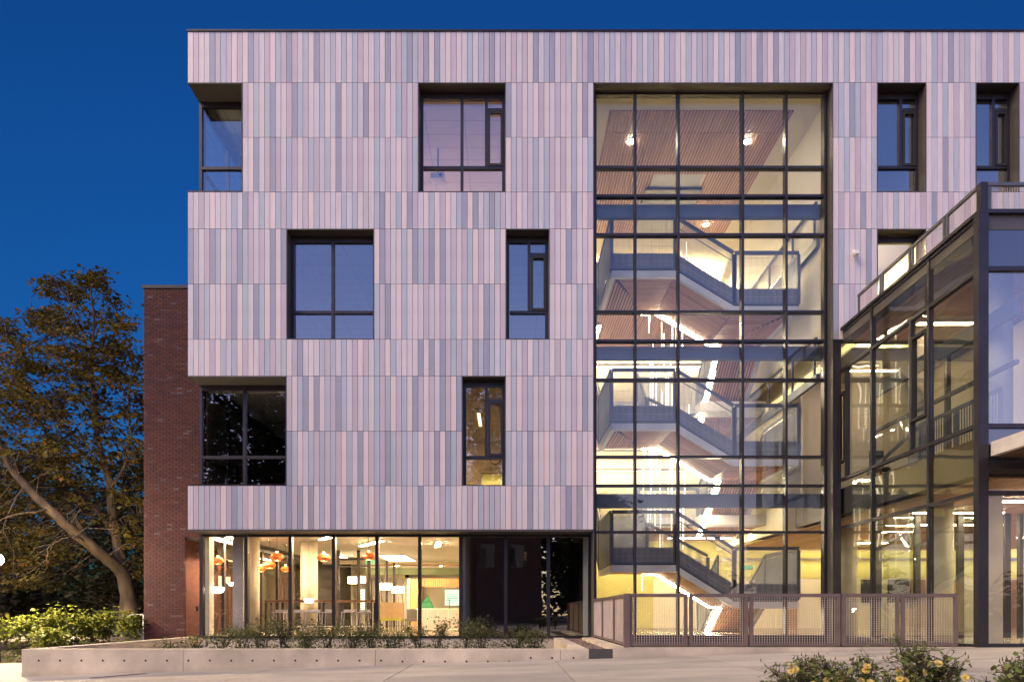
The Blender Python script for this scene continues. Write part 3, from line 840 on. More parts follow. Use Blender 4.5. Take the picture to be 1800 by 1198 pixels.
YA, YBk = 20.8, 23.5
XA, XBd, XCd, XDd = PX(1075, YA), PX(1187, YA), PX(1290, YA), PX(1403, YA)
LW = 1.6
def slab_soffit(p, name='soffit_slat'):
    pass
storeys = [  # top floor, left landing floor, right landing floor, lower floor
    (FL[3], 11.64, 10.56, FL[2]), (FL[2], 7.0, 5.92, FL[1]), (FL[1], 2.69, 1.58, FL[0])]
TH = 0.66
led_n = 0
for si, (zt, zl, zr, zb) in enumerate(storeys):
    # fascia and stringer along the front
    fs = MB()
    fs.box(XA, XBd, YA, YA + .06, zl - TH + .12, zl)
    fs.hexa([(XBd, YA, zl - TH + .12), (XCd, YA, zr - TH + .12), (XCd, YA + .06, zr - TH + .12), (XBd, YA + .06, zl - TH + .12),
             (XBd, YA, zl), (XCd, YA, zr), (XCd, YA + .06, zr), (XBd, YA + .06, zl)])
    fs.box(XCd, XDd, YA, YA + .06, zr - TH + .12, zr)
    # left side fascia up to the floor behind
    yT = YBk + 1.6
    fs.box(XA, XA + .06, YA + .062, YBk, zl - TH + .12, zl)
    fs.hexa([(XA, YBk, zl - TH + .12), (XA + .06, YBk, zl - TH + .12), (XA + .06, yT, zt - TH + .12), (XA, yT, zt - TH + .12),
             (XA, YBk, zl), (XA + .06, YBk, zl), (XA + .06, yT, zt), (XA, yT, zt)])
    yT2 = YBk + 2.6
    fs.box(XDd - .06, XDd, YA + .062, YBk, zr - TH + .12, zr)
    fs.hexa([(XDd - .06, YBk, zr - TH + .12), (XDd, YBk, zr - TH + .12), (XDd, yT2, zb - TH + .12), (XDd - .06, yT2, zb - TH + .12),
             (XDd - .06, YBk, zr), (XDd, YBk, zr), (XDd, yT2, zb), (XDd - .06, yT2, zb)])
    fs.build('fascia', M['kick'], stair)
    # pale lower edge band
    st = MB(); e = .13
    def band(a, b, dz0, dz1, w=.1):
        (x0, y0, z0), (x1, y1, z1) = a, b
        if abs(x1 - x0) > abs(y1 - y0):
            st.hexa([(x0, y0 - .03, z0 + dz0), (x1, y1 - .03, z1 + dz0), (x1, y1 + w, z1 + dz0), (x0, y0 + w, z0 + dz0),
                     (x0, y0 - .03, z0 + dz1), (x1, y1 - .03, z1 + dz1), (x1, y1 + w, z1 + dz1), (x0, y0 + w, z0 + dz1)])
        else:
            st.hexa([(x0 - .03, y0, z0 + dz0), (x0 + w, y0, z0 + dz0), (x1 + w, y1, z1 + dz0), (x1 - .03, y1, z1 + dz0),
                     (x0 - .03, y0, z0 + dz1), (x0 + w, y0, z0 + dz1), (x1 + w, y1, z1 + dz1), (x1 - .03, y1, z1 + dz1)])
    band((XA, YA, zl), (XBd, YA, zl), -TH - .09, -TH + .118)
    band((XBd, YA, zl), (XCd, YA, zr), -TH - .09, -TH + .118)
    band((XCd, YA, zr), (XDd, YA, zr), -TH - .09, -TH + .118)
    band((XA, YA + .11, zl), (XA, YBk, zl), -TH - .088, -TH + .116)
    band((XA, YBk, zl), (XA, yT, zt), -TH - .088, -TH + .116)
    band((XDd - .1, YA + .11, zr), (XDd - .1, YBk, zr), -TH - .088, -TH + .116)
    band((XDd - .1, YBk, zr), (XDd - .1, yT2, zb), -TH - .088, -TH + .116)
    st.build('stringer', M['string'], stair)
    # decks and steps
    dk = MB()
    dk.box(XA + .07, XBd, YA + .07, YBk, zl - .12, zl - .003)
    dk.box(XCd, XDd - .07, YA + .07, YBk, zr - .12, zr - .003)
    nst = 6
    for i in range(nst):
        x0 = XBd + (XCd - XBd) * i / nst; x1 = XBd + (XCd - XBd) * (i + 1) / nst; z = zl + (zr - zl) * (i + 1) / (nst)
        dk.box(x0 + .002, x1, YA + .07, YBk, z - .16, z - .005)
    nst = max(5, round((zt - zl) / .17))
    for i in range(nst):
        y0 = YBk + (yT - YBk) * i / nst; y1 = YBk + (yT - YBk) * (i + 1) / nst; z = zl + (zt - zl) * (i + 1) / nst
        dk.box(XA + .07, XA + LW, y0 + .002, y1, z - .2, z - .005)
    nst = max(6, round((zr - zb) / .17))
    for i in range(nst):
        y0 = YBk + (yT2 - YBk) * i / nst; y1 = YBk + (yT2 - YBk) * (i + 1) / nst; z = zr + (zb - zr) * (i + 1) / nst
        dk.box(XDd - LW, XDd - .07, y0 + .002, y1, z - .2, z - .005)
    dk.build('step', M['string'], stair)
    # wood slats underneath
    so = MB(); zz_ = -TH - .0
    def sl(a, b): so.bar(a, b, .060, .03)
    y = YA + .16
    while y < YBk - .05:                       # landing and front flight: slats along the run
        t = (y - YA) / (YBk - YA)
        xl = XA + .12 + t * (LW - .2); 
        sl((xl, y, zl + zz_), (XBd - .02, y, zl + zz_))
        sl((XBd, y, zl + zz_), (XCd, y, zr + zz_))
        sl((XCd + .02, y, zr + zz_), (XDd - .14 - t * (LW - .2), y, zr + zz_))
        y += .1
    x = XA + .15
    while x < XA + LW:
        t = (x - XA) / LW
        sl((x, YA + .12 + t * (YBk - YA - .2), zl + zz_ + .002), (x, YBk, zl + zz_ + .002)); sl((x, YBk, zl + zz_), (x, yT, zt + zz_)); x += .1
    x = XDd - .18
    while x > XDd - LW:
        t = (XDd - x) / LW
        sl((x, YA + .12 + t * (YBk - YA - .2), zr + zz_ + .002), (x, YBk, zr + zz_ + .002)); sl((x, YBk, zr + zz_), (x, yT2, zb + zz_)); x -= .1
    stuff(so.build('soffit_slat', M['wood'], stair))
    sb = MB(); u = -TH + .045
    sb.box(XA + .11, XBd, YA + .11, YBk, zl + u, zl + u + .02); sb.box(XCd, XDd - .11, YA + .11, YBk, zr + u, zr + u + .02)
    for (xa, xb, za, zb_) in ((XBd, XCd, zl, zr),):
        sb.hexa([(xa, YA + .11, za + u), (xb, YA + .11, zb_ + u), (xb, YBk, zb_ + u), (xa, YBk, za + u), (xa, YA + .11, za + u + .02), (xb, YA + .11, zb_ + u + .02), (xb, YBk, zb_ + u + .02), (xa, YBk, za + u + .02)])
    for (xa, xb, za, zb_, y1) in ((XA + .11, XA + LW, zl, zt, yT), (XDd - LW, XDd - .11, zr, zb, yT2)):
        sb.hexa([(xa, YBk, za + u), (xb, YBk, za + u), (xb, y1, zb_ + u), (xa, y1, zb_ + u), (xa, YBk, za + u + .02), (xb, YBk, za + u + .02), (xb, y1, zb_ + u + .02), (xa, y1, zb_ + u + .02)])
    sb.build('soffit_backing', M['black'], stair)
    # led lines along the inner edges
    q = -TH - .03
    ld = MB(); w = .18
    xi0, xi1 = XA + LW + .05, XDd - LW - .05
    ld.bar((xi0, YBk - .1, zl + q), (XBd - .1, YBk - .1, zl + q), w, .03)
    ld.bar((XBd - .05, YBk - .1, zl + q), (XCd, YBk - .1, zr + q), w, .03)
    ld.bar((XCd + .05, YBk - .1, zr + q), (xi1, YBk - .1, zr + q), w, .03)
    ld.bar((XA + LW - .05, YBk + .05, zl + q), (XA + LW - .05, yT, zt + q), w, .03)
    ld.bar((XDd - LW + .05, YBk + .05, zr + q), (XDd - LW + .05, yT2, zb + q), w, .03)
    ld.build('light_strip', M['led'], stair)
    # guards
    guard(((XA, YA - .03, zl), (XBd - .02, YA - .03, zl)), drop=.5)
    guard(((XBd + .02, YA - .03, zl), (XCd - .02, YA - .03, zr)), drop=.5)
    guard(((XCd + .02, YA - .03, zr), (XDd, YA - .03, zr)), drop=.5)
    guard(((XA - .03, YA + .05, zl), (XA - .03, YBk, zl)), drop=.5)
    guard(((XA - .03, YBk + .05, zl), (XA - .03, yT, zt)), drop=.5)
    guard(((XDd + .03, YA + .05, zr), (XDd + .03, YBk, zr)), drop=.5)
    guard(((XDd + .03, YBk + .05, zr), (XDd + .03, yT2, zb)), drop=.5)
    guard(((XA + LW, YBk + .02, zl), (XA + LW, yT, zt)), drop=.3)
    guard(((XBd - .3, YBk, zl), (XCd, YBk, zr)), drop=.3)
    guard(((XDd - LW, YBk + .02, zr), (XDd - LW, yT2, zb)), drop=.3)
    hr = MB(); hr.tube([(XBd, YA + .12, zl + .9), (XCd, YA + .12, zr + .9)], .02, 6); hr.tube([(XA + .1, YA + .2, zl + .9), (XA + .1, YBk, zl + .9), (XA + .1, yT, zt + .9)], .02, 6)
    hr.tube([(XDd - .1, YA + .2, zr + .9), (XDd - .1, YBk, zr + .9), (XDd - .1, yT2, zb + .9)], .02, 6)
    hr.build('handrail', M['chrome'], stair)
# top and bottom guards at floor edges
for k in (3, 2, 1):
    z = FL[k]
    guard(((4.9, YF, z), (7.1, YF, z)), drop=.3)

# hanging glass rods in the stair well
rodt = thing('rod_chandelier', 'tall chandelier of lit vertical glass rods hanging in the stair well', 'chandelier', (5.6, 25, 15.8))
rg = random.Random(11)
MB().box(4.9, 6.9, 24.3, 25.5, 15.72, 15.80).build('ceiling_plate', M['steel'], rodt)
for i in range(64):
    x = 4.95 + rg.random() * 1.5; y = 24.0 + rg.random() * 1.4
    ztop = rg.choice([13.2, 10.9, 9.2, 8.0, 6.6, 5.2, 3.6]) + rg.uniform(-.6, .6); ln = rg.uniform(.8, 2.2)
    o = MB(); o.tube([(x, y, max(.6, ztop - ln)), (x, y, ztop)], .017, 6); o.build('rod', M['rod'], rodt)
wi = MB()
for i in range(12):
    x = 4.95 + rg.random() * 1.5; y = 24.0 + rg.random() * 1.4; wi.tube([(x, y, 3.6), (x, y, 15.72)], .003, 3, False)
stuff(wi.build('cable', M['steel'], rodt))

# recessed downlights in the top ceiling
for (px, Y, lab) in ((1109, 21.9, 'round bright downlight in the slatted ceiling over the stair, nearest the panel wall'),
                     (1314, 21.9, 'round bright downlight in the slatted ceiling over the stair, nearest the cream wall'),
                     (1241, 26.6, 'round downlight deep in the slatted ceiling above the top flight')):
    x = PX(px, Y); t = thing('downlight', lab, 'ceiling light', (x, Y, zc), 'downlights in the stair ceiling')
    MB().lathe([(.12, -.03), (.12, 0)], (x, Y, zc - .001), 16).build('trim', M['white'], t)
    MB().lathe([(.02, -.05), (.11, -.046), (.112, -.031)], (x, Y, zc - .001), 16).build('lens', M['downlens'], t)
# coves, an added fill strip and linear lamps
def cove(x0, x1, y, z, label, mat='cove'):
    t = thing('cove_light', label, 'cove light', ((x0 + x1) / 2, y, z), 'glowing cove lights')
    MB().box(x0, x1, y - .12, y + .12, z - .02, z).build('lens', M[mat], t)
    MB().box(x0, x1, y - .16, y - .125, z - .06, z + .06).build('lip', M['white'], t)
cove(AX0 + .1, 8.8, 30.6, PZ(828, 30.6) + .05, 'glowing cove light along the back of the second floor behind the stair', 'covelow')
cove(AX0 + .1, 29, 30.55, PZ(985, 30.55) + .05, 'glowing cove light along the yellow ground floor wall', 'covelow')
cove(AX0 + .1, 8.8, 30.6, 11.75, 'glowing cove light along the back of the third floor behind the stair', 'covelow')
cove(AX0 + .1, 9.2, 30.6, 15.3, 'added glowing fill strip along the back of the top floor behind the stair', 'fill_lamp')  # added to brighten the top ceiling of the hall
lin(8.3, 26.5, 3.86, 2.6, .12, 'linear light under the wood ceiling behind the lowest stair landing')
lin(8.0, 28.5, 3.86, 2.6, .12, 'linear light deepest under the wood ceiling behind the stair')
lin(4.0, 28, 7.98, .14, 2.0, 'linear light under the third floor beside the glass rods')
lin(3.6, 28, 12.08, .14, 2.0, 'linear light under the fourth floor beside the glass rods')

# exit sign
def exit_sign(x, y, z, lab):
    t = thing('exit_sign', lab, 'exit sign', (x, y, z))
    MB().box(x - .2, x + .2, y, y + .03, z, z + .22).build('face', M['exitf'], t)
    cu = bpy.data.curves.new('lettering', 'FONT'); cu.body = 'EXIT'; cu.size = .19; cu.extrude = .006; cu.align_x = 'CENTER'
    cu.materials.append(M['exit'])
    tmp = bpy.data.objects.new('tmp', cu); COL.objects.link(tmp)
    dg = bpy.context.evaluated_depsgraph_get()
    me = bpy.data.meshes.new_from_object(tmp.evaluated_get(dg))
    bpy.data.objects.remove(tmp)
    o = link('lettering', me, t, (x, y - .012, z + .04)); o.rotation_euler = (R(90), 0, 0)
    MB().tube([(x, y + .015, z + .22), (x, y + .015, z + .5)], .012, 6).build('stem', M['steel'], t)
exit_sign(PX(1315, 29.6), 29.6, 2.55, 'small green exit sign on the yellow wall behind the lowest landing')
exit_sign(PX(651, 27.5), 27.5, 2.62, 'small green exit sign in the lounge beside the orange pendant')

# ---------------------------------------------------------------- ground floor lounge
CX1 = PX(810, YS)
lo = MB()
lo.box(XI0, CX1 + .02, YS + .13, 33, 3.17, 3.22)
lo.build('ceiling', M['white'], bld)
MB().box(XI0, XI1, YS + .2, 44.6, -.15, -.004).build('floor', M['floor'], bld)
lw = MB()
lw.box(CX1 + .02, CX1 + .12, YS + .14, 40, 0, 3.5)
lw.box(XI0, -5.9, 39, 39.1, 0, 3.6)
lw.box(-5.9, CX1, 40.6, 40.7, 0, 3.6)
lw.box(XI0, CX1, 33.02, 33.2, 3.05, 3.5)
lw.build('interior_wall', M['cream'], bld)
dark_lining = MB(); dark_lining.box(CX1 + .3, XI1 - .17, 23.2, 23.3, 0, 3.6); dark_lining.box(XI1 - .165, XI1 - .145, YS + .15, 23.3, 0, 3.6); dark_lining.box(CX1 + .13, XI1 - .17, YS + .15, 23.19, 3.3, 3.4)
dark_lining.build('interior_wall', M['black'], bld)  # black lining stands in for the darkness of an unlit room
lc = MB(); slats_x(lc, -7, CX1, 33.25, 40, 3.1, .12, .1)
stuff(lc.build('ceiling_slat', M['wood'], bld))
MB().box(-7, CX1, 33.22, 40, 3.14, 3.16).build('ceiling_backing', M['black'], bld)
MB().box(-7, CX1, 33.4, 33.6, PZ(1009, 33.4), PZ(998, 33.4)).build('beam', M['greenp'], bld)
MB().box(-7, CX1, 33.36, 33.64, PZ(997.6, 33.4), PZ(994, 33.4)).build('beam_trim', M['white'], bld)
wp = MB(); x = PX(735, 37)
while x < CX1:
    wp.box(x, x + .09, 37, 37.1, PZ(1031, 37), PZ(1016, 37)); x += .1
x = PX(722, 36.5)
while x < PX(735, 36.5):
    wp.box(x, x + .09, 36.5, 36.6, 0, PZ(1017, 36.5)); x += .1
stuff(wp.build('wall_slat', M['woodp'], bld))
MB().box(PX(716, 36.4), PX(721, 36.4), 36.4, 36.6, 0, 2.5).build('wall_trim', M['greenp'], bld)
# left side dark curtains / panels
dc = MB(); 
for i in range(12):
    x = -8.6 + i * .3; dc.box(x, x + .2, 38.7 + (i % 2) * .08, 38.8 + (i % 2) * .08, 0, 2.7)
dc.build('curtain', M['counter'], bld)
# columns
for (px, Y, r) in ((441, 21.9, .27), (543.5, 23.8, .29)):
    MB().tube([(PX(px, Y), Y, 0), (PX(px, Y), Y, 3.165)], r, 24).build('column', M['concol'], bld, smooth=True)
MB().box(PX(412, 20.75), PX(431, 20.75), 20.62, 20.95, 0, 3.165).build('pier', M['concol'], bld)
MB().box(PX(361, 20.75), PX(371, 20.75), 20.62, 20.95, 0, 3.165).build('pier', M['concol'], bld)
# inner glazed partition
ip = MB(); Yp = 27.0
for p in (594, 630, 648): ip.box(PX(p, Yp) - .06, PX(p, Yp) + .06, Yp, Yp + .1, 0, 3.16)
ip.box(PX(594, Yp), PX(648, Yp), Yp + .01, Yp + .09, PZ(984, Yp), PZ(979, Yp)); ip.box(PX(594, Yp), PX(648, Yp), Yp + .01, Yp + .09, PZ(996, Yp) , PZ(993.5, Yp))
for y in (29, 31, 33): ip.box(PX(648, Yp) - .05, PX(648, Yp) + .05, y, y + .1, 0, 3.1)
ipo = ip.build('partition_frame', M['bronze'], bld)
MB().box(PX(594, Yp) + .06, PX(630, Yp) - .06, Yp + .04, Yp + .05, 0.02, PZ(985, Yp)).build('pane', M['clear'], ipo)
MB().box(PX(630, Yp) + .06, PX(648, Yp) - .06, Yp + .04, Yp + .05, 0.02, PZ(985, Yp)).build('pane', M['clear'], ipo)
# ceiling lamps of the lounge and added fill lights
lin(PX(578, 21.9), 21.9, 3.168, .16, 1.7, 'long ceiling light in the lounge above the round concrete column', rot=R(32), mat='linc')
lin(PX(652, 23.9), 23.9, 3.168, .16, 2.0, 'long ceiling light in the lounge behind the fourth orange pendant', rot=R(32), mat='linc')
lin(PX(770, 24.2), 24.2, 3.168, .16, 1.6, 'short ceiling light in the lounge above the kitchen counter', mat='linc', rot=R(8))
lin(-8.93, 22.3, 3.168, .22, 1.5, 'added fill light at the lounge corner, lighting the brick side wall', mat='brickfill')  # added to throw light on the brick return
lin(PX(768, 35), 35.0, 3.09, .14, 1.8, 'ceiling light in the wood ceiling before the menu screens', mat='linc', rot=R(20))
lin(PX(695, 30), 30.5, 3.168, 1.2, 3.2, 'broad glowing ceiling panel over the drum pendants', mat='drum')
lin(-7.2, 30.2, 3.168, .3, 1.8, 'added fill light deep in the lounge behind the orange pendant cluster', mat='linc')  # added to brighten the dark back left of the lounge
lin(-5.6, 35.0, 3.09, .3, 1.8, 'added fill light at the back of the lounge behind the bar table', mat='linc')  # second fill added to lift the far end of the lounge
# orange pendants
def pendant(px, py, Y, w, label):
    x, z = PX(px, Y), PZ(py, Y); r = w * Y / F / 2
    t = thing('pendant_lamp', label, 'pendant lamp', (x, Y, z), 'orange pendant lamps in the lounge')
    sh = MB(); n = 7; rr = rg.random()
    prof = [(.45, -.52), (.98, -.08), (.72, .42), (.12, .62)]
    b = []
    for k, (q, h) in enumerate(prof):
        b.append([(x + r * q * math.cos(2*math.pi*(i + rr + k * .5) / n), Y + r * q * math.sin(2*math.pi*(i + rr + k * .5) / n), z + r * h) for i in range(n)])
    base = 0
    for ring in b: sh.v.extend(ring)
    for k in range(3):
        for i in range(n):
            j = (i + 1) % n
            a, c_, d_, e_ = k*n+i, k*n+j, (k+1)*n+i, (k+1)*n+j
            sh.f.append([a, c_, d_]); sh.m.append(i % 2)
            sh.f.append([c_, e_, d_]); sh.m.append((i + k + 1) % 2)
    sh.f.append([3*n + i for i in range(n)]); sh.m.append(0)
    sh.build('shade', [M['orange'], M['orange2']], t)
    MB().lathe([(.01, -.42), (.34, -.40), (.36, -.3), (.01, -.2)], (x, Y, z), 10)
    bl = MB(); bl.lathe([(.05 * r, -.44 * r), (.44 * r, -.40 * r), (.4 * r, -.2 * r), (.1 * r, 0)], (x, Y, z - .06 * r), 12); bl.build('bulb', M['bulb'], t)
    MB().lathe([(.1 * r, 0), (.16 * r, .03)], (x, Y, z + .63 * r), 8).build('top_glow', M['topglow'], t)
    MB().tube([(x, Y, z + r * .6), (x, Y, 3.12)], .006, 5).build('cord', M['black'], t)
    MB().lathe([(.02, -.06), (.09, -.02), (.09, 0)], (x, Y, 3.168), 12).build('canopy', M['chrome'], t)
pens = [(383, 985, 21.3, 22, 'orange faceted pendant hanging alone at the brick end of the lounge'),
        (487, 978, 21.6, 25, 'highest orange faceted pendant of the cluster beside the lit round column'),
        (474, 992, 23.2, 23, 'orange faceted pendant low in the middle of the cluster beside the lit round column'),
        (459, 999, 24.6, 18, 'orange faceted pendant farthest back against the lit round column'),
        (502, 999, 24.6, 18, 'orange faceted pendant half hidden behind the second lounge mullion'),
        (569, 979, 21.6, 25, 'orange faceted pendant in front of the big round concrete column'),
        (648, 977, 21.6, 25, 'orange faceted pendant above the end of the high table')]
for p in pens: pendant(*p)
# drum pendants
for (px, py, Y, w, lab) in ((621, 1019, 28.5, 19, 'white drum pendant behind the inner glass partition'), (636, 1018, 28.9, 14, 'white drum pendant half hidden by the partition post'),
                            (676, 1030, 30, 26, 'white drum pendant nearest the bright ceiling panel'), (700, 1036, 30.5, 22, 'white drum pendant beside the tan high backed chairs')):
    x, z = PX(px, Y), PZ(py, Y); r = w * Y / F / 2
    t = thing('drum_pendant', lab, 'pendant lamp', (x, Y, z), 'white drum pendants')
    MB().lathe([(r * .98, -.14), (r, -.13), (r, .13), (r * .98, .14)], (x, Y, z), 20).build('shade', M['drum'], t, smooth=False)
    MB().tube([(x, Y, z + .14), (x, Y, 3.15)], .008, 5).build('cord', M['steel'], t)
# glowing bowls hung in place of street lamp reflections
for (px, py, Y, w, lab) in ((383.5, 1036, 20.95, 21, 'white glowing bowl standing in for a street lamp reflection in the dark corner pane beside the brick wall'), (543, 1055, 22.0, 17, 'white glowing bowl standing in for a street lamp reflection over the high table before the round column')):
    x, z = PX(px, Y), PZ(py, Y); r = w * Y / F / 2
    t = thing('bowl_reflection', lab, 'pendant lamp', (x, Y, z))
    MB().lathe([(r * .5, -r * .5), (r * .8, -r * .3), (r, r * .25), (r * .96, r * .45)], (x, Y, z), 16).build('bowl', M['bowl'], t)
    MB().tube([(x, Y, z + r * .45), (x, Y, 3.15)], .006, 5).build('cord', M['steel'], t)
# high table
Yt = 22.5; xa, xb = PX(470, Yt), PX(661, Yt); zt_ = PZ(1054, Yt)
t = thing('high_table', 'long dark wood bar table on dark legs behind the lounge glass', 'table', ((xa + xb) / 2, Yt, 0))
MB().box(xa, xb, Yt - .3, Yt + .3, zt_ - .07, zt_).build('tabletop', M['woodd'], t)
for x in (xa + .04, xa + .42, (xa + xb) / 2, xb - .1):
    for y in (Yt - .26, Yt + .26): MB().box(x - .03, x + .03, y - .03, y + .03, 0, zt_ - .072).build('leg', M['black'], t)
# stools
def stool(x, y, label):
    t = thing('bar_stool', label, 'stool', (x, y, 0), 'white bar stools at the high table')
    MB().box(x - .19, x + .19, y - .19, y + .19, .70, .73).build('seat', M['counter'], t)
    MB().box(x - .19, x + .19, y + .165, y + .19, .73, .80).build('backrest', M['counter'], t)
    for a in (-1, 1):
        for b in (-1, 1):
            o = MB(); o.bar((x + a * .16, y + b * .16, .70), (x + a * .21, y + b * .21, 0), .026, .026); o.build('leg', M['counter'], t)
    o = MB(); z = .26
    for (p, q) in (((-1, -1), (1, -1)), ((1, -1), (1, 1)), ((1, 1), (-1, 1)), ((-1, 1), (-1, -1))):
        o.bar((x + p[0] * .195, y + p[1] * .195, z), (x + q[0] * .195, y + q[1] * .195, z), .02, .02)
    o.build('footrest', M['white'], t)
    return t
ords = ['first', 'second', 'third', 'fourth', 'fifth', 'sixth']
st0 = None
for i, px in enumerate((492, 522, 550, 578, 612, 640)):
    lab = '%s white bar stool from the brick end along the high table' % ords[i]
    x, y = PX(px, 22.0), 22.0 + (i % 2) * .05
    if st0 is None: st0 = stool(x, y, lab)
    else: copy_thing(st0, (x, y, 0), lab)
# chairs
def chair(x, y, lab, body, seat, hb=1.15):
    t = thing('lounge_chair', lab, 'chair', (x, y, 0))
    MB().box(x - .28, x + .28, y - .27, y + .22, .36, .46).build('seat', M[seat], t)
    MB().box(x - .28, x + .28, y + .222, y + .30, .36, hb).build('backrest', M[body], t)
    for a in (-.25, .25):
        for b in (-.24, .26): MB().box(x + a - .02, x + a + .02, y + b - .02, y + b + .02, 0, .36).build('leg', M['steel'], t)
chair(PX(677, 29.5), 29.5, 'tan high backed chair with lime seat, the one nearer the mullion', 'chairtan', 'chairlime')
chair(PX(695, 29.5), 29.8, 'tan high backed chair with lime seat, the one nearer the counter', 'chairtan', 'chairlime')
chair(PX(707, 30.5), 30.8, 'low grey lounge chair behind the tan chairs', 'counter', 'counter', .8)
chair(PX(727, 27.5), 27.3, 'dark grey chair pulled up beside the kitchen counter', 'steel', 'steel', .85)
# counter, tap, cloth, screens
Yk = 27.0; xa, xb = PX(733, Yk), PX(808, Yk)
t = thing('kitchen_counter', 'pale grey kitchen counter with white worktop behind the lounge glass', 'counter', ((xa + xb) / 2, Yk, 0))
MB().box(xa, xb, Yk - .35, Yk + .3, .83, .87).build('worktop', M['white'], t)
n = 4
for i in range(n):
    a = xa + .05 + (xb - xa - .06) * i / n; b = xa + .05 + (xb - xa - .06) * (i + 1) / n - .015
    MB().box(a, b, Yk - .32, Yk - .29, .1, .81).build('door', M['counter'], t)
MB().box(xa + .04, xb, Yk - .285, Yk + .28, .02, .828).build('carcass', M['white'], t)
o = MB(); tx = PX(790, Yk); o.tube([(tx, Yk, .872), (tx, Yk, 1.2), (tx - .05, Yk - .05, 1.27), (tx - .12, Yk - .1, 1.25), (tx - .14, Yk - .12, 1.16)], .014, 8)
tag(o.build('kitchen_tap', M['chrome'], None), 'tall steel tap standing on the white worktop', 'tap')
o = MB(); cx_, w = PX(752, Yk), .27
top = (cx_ + .02, Yk, PZ(1047, Yk))
base = [(cx_ - w, Yk - .25, .872), (cx_ + w, Yk - .25, .872), (cx_ + w * .9, Yk + .2, .872), (cx_ - w, Yk + .2, .872)]
mid = [(cx_ - w * .85, Yk - .2, 1.1), (cx_ + w * .55, Yk - .22, 1.08), (cx_ + w * .5, Yk + .15, 1.1), (cx_ - w * .8, Yk + .15, 1.12)]
o.add(base + mid + [top], [(0,3,2,1),(0,1,5,4),(1,2,6,5),(2,3,7,6),(3,0,4,7),(4,5,8),(5,6,8),(6,7,8),(7,4,8)])
tag(o.build('draped_cover', M['cloth'], None), 'dark green cloth cover draped over a machine on the counter', 'cover')
def menu(px0, px1, py0, py1, Y, lab):
    x0, x1, z0, z1 = PX(px0, Y), PX(px1, Y), PZ(py1, Y), PZ(py0, Y)
    t = thing('menu_screen', lab, 'screen', ((x0 + x1) / 2, Y, z0))
    MB().box(x0, x1, Y, Y + .05, z0, z1).build('panel', M['screen'], t)
    q = MB(); r_ = random.Random(5)
    for i in range(6):
        z = z1 - (z1 - z0) * (i + .7) / 7
        q.box(x0 + .06, x0 + .06 + (x1 - x0) * r_.uniform(.3, .8), Y - .006, Y - .001, z - .03, z)
    q.build('text_line', M['screend'], t)
menu(782, 809, 1036, 1063, 39.5, 'pale green lit menu screen on the wall behind the counter')
menu(632, 641, 1035, 1075, 37, 'tall pale green lit screen seen through the inner partition')

# ---------------------------------------------------------------- glass pavilion at the entrance
XP = 9.57
Yn = 13.85
pav = thing('entrance_pavilion', 'two storey dark framed glass entrance pavilion with roof terrace', 'pavilion', (XP + 4, 17, 0))
zR = 8.85
ROOFX = 22
pr = MB()
pr.box(XP + .02, ROOFX, Yn + .02, 19.55, zR - .38, zR - .08)
pr.build('roof', M['soffit'], pav)
pc = MB(); pc.box(XP - .05, ROOFX, Yn - .06, Yn + .3, zR - .078, zR); pc.box(XP - .05, XP + .3, Yn + .302, 19.56, zR - .078, zR)
pc.build('coping', M['bronze'], pav)
# side frame (parallel to the view)
ys = [Yn + .02, 15.54, 17.97, 19.86]
zs = [0.0, 3.14, 4.52, 7.65, zR - .09]
sf = MB()
for y in ys[1:]: sf.box(XP - .02, XP + .1, y - .04, y + .04, 0.06, zR - .08)
for z in zs[1:4]: 
    for a, b in zip(ys, ys[1:]): sf.box(XP - .015, XP + .1, a + .042, b - .042, z - .04, z + .04)
sf.box(XP - .01, XP + .1, Yn + .1, 19.5, -.3, .055)
sf.box(XP - .01, XP + .1, Yn + .1, 19.5, zR - .16, zR - .081)
sf.box(XP - .018, XP + .1, 16.2, 16.26, 4.56, 7.61)      # beside the vents
sf.box(XP - .018, XP + .1, 19.3, 19.36, 4.56, 7.61)
so_ = sf.build('side_frame', M['bronze'], pav)
for a, b in zip(ys, ys[1:]):
    for c_, d_ in zip(zs, zs[1:]):
        MB().box(XP + .03, XP + .042, a + .05, b - .05, c_ + .06, d_ - .05).build('pane', M['pav'], so_)
for (y0, y1, z0, z1) in ((15.6, 16.18, 5.2, 7.2), (19.38, 19.8, 5.0, 7.0)):
    v = MB()
    for q in (y0, y1 - .06): v.box(XP - .03, XP + .09, q, q + .06, z0, z1)
    v.box(XP - .03, XP + .09, y0 + .062, y1 - .062, z0, z0 + .07); v.box(XP - .03, XP + .09, y0 + .062, y1 - .062, z1 - .07, z1)
    v.build('sash', M['black'], so_)
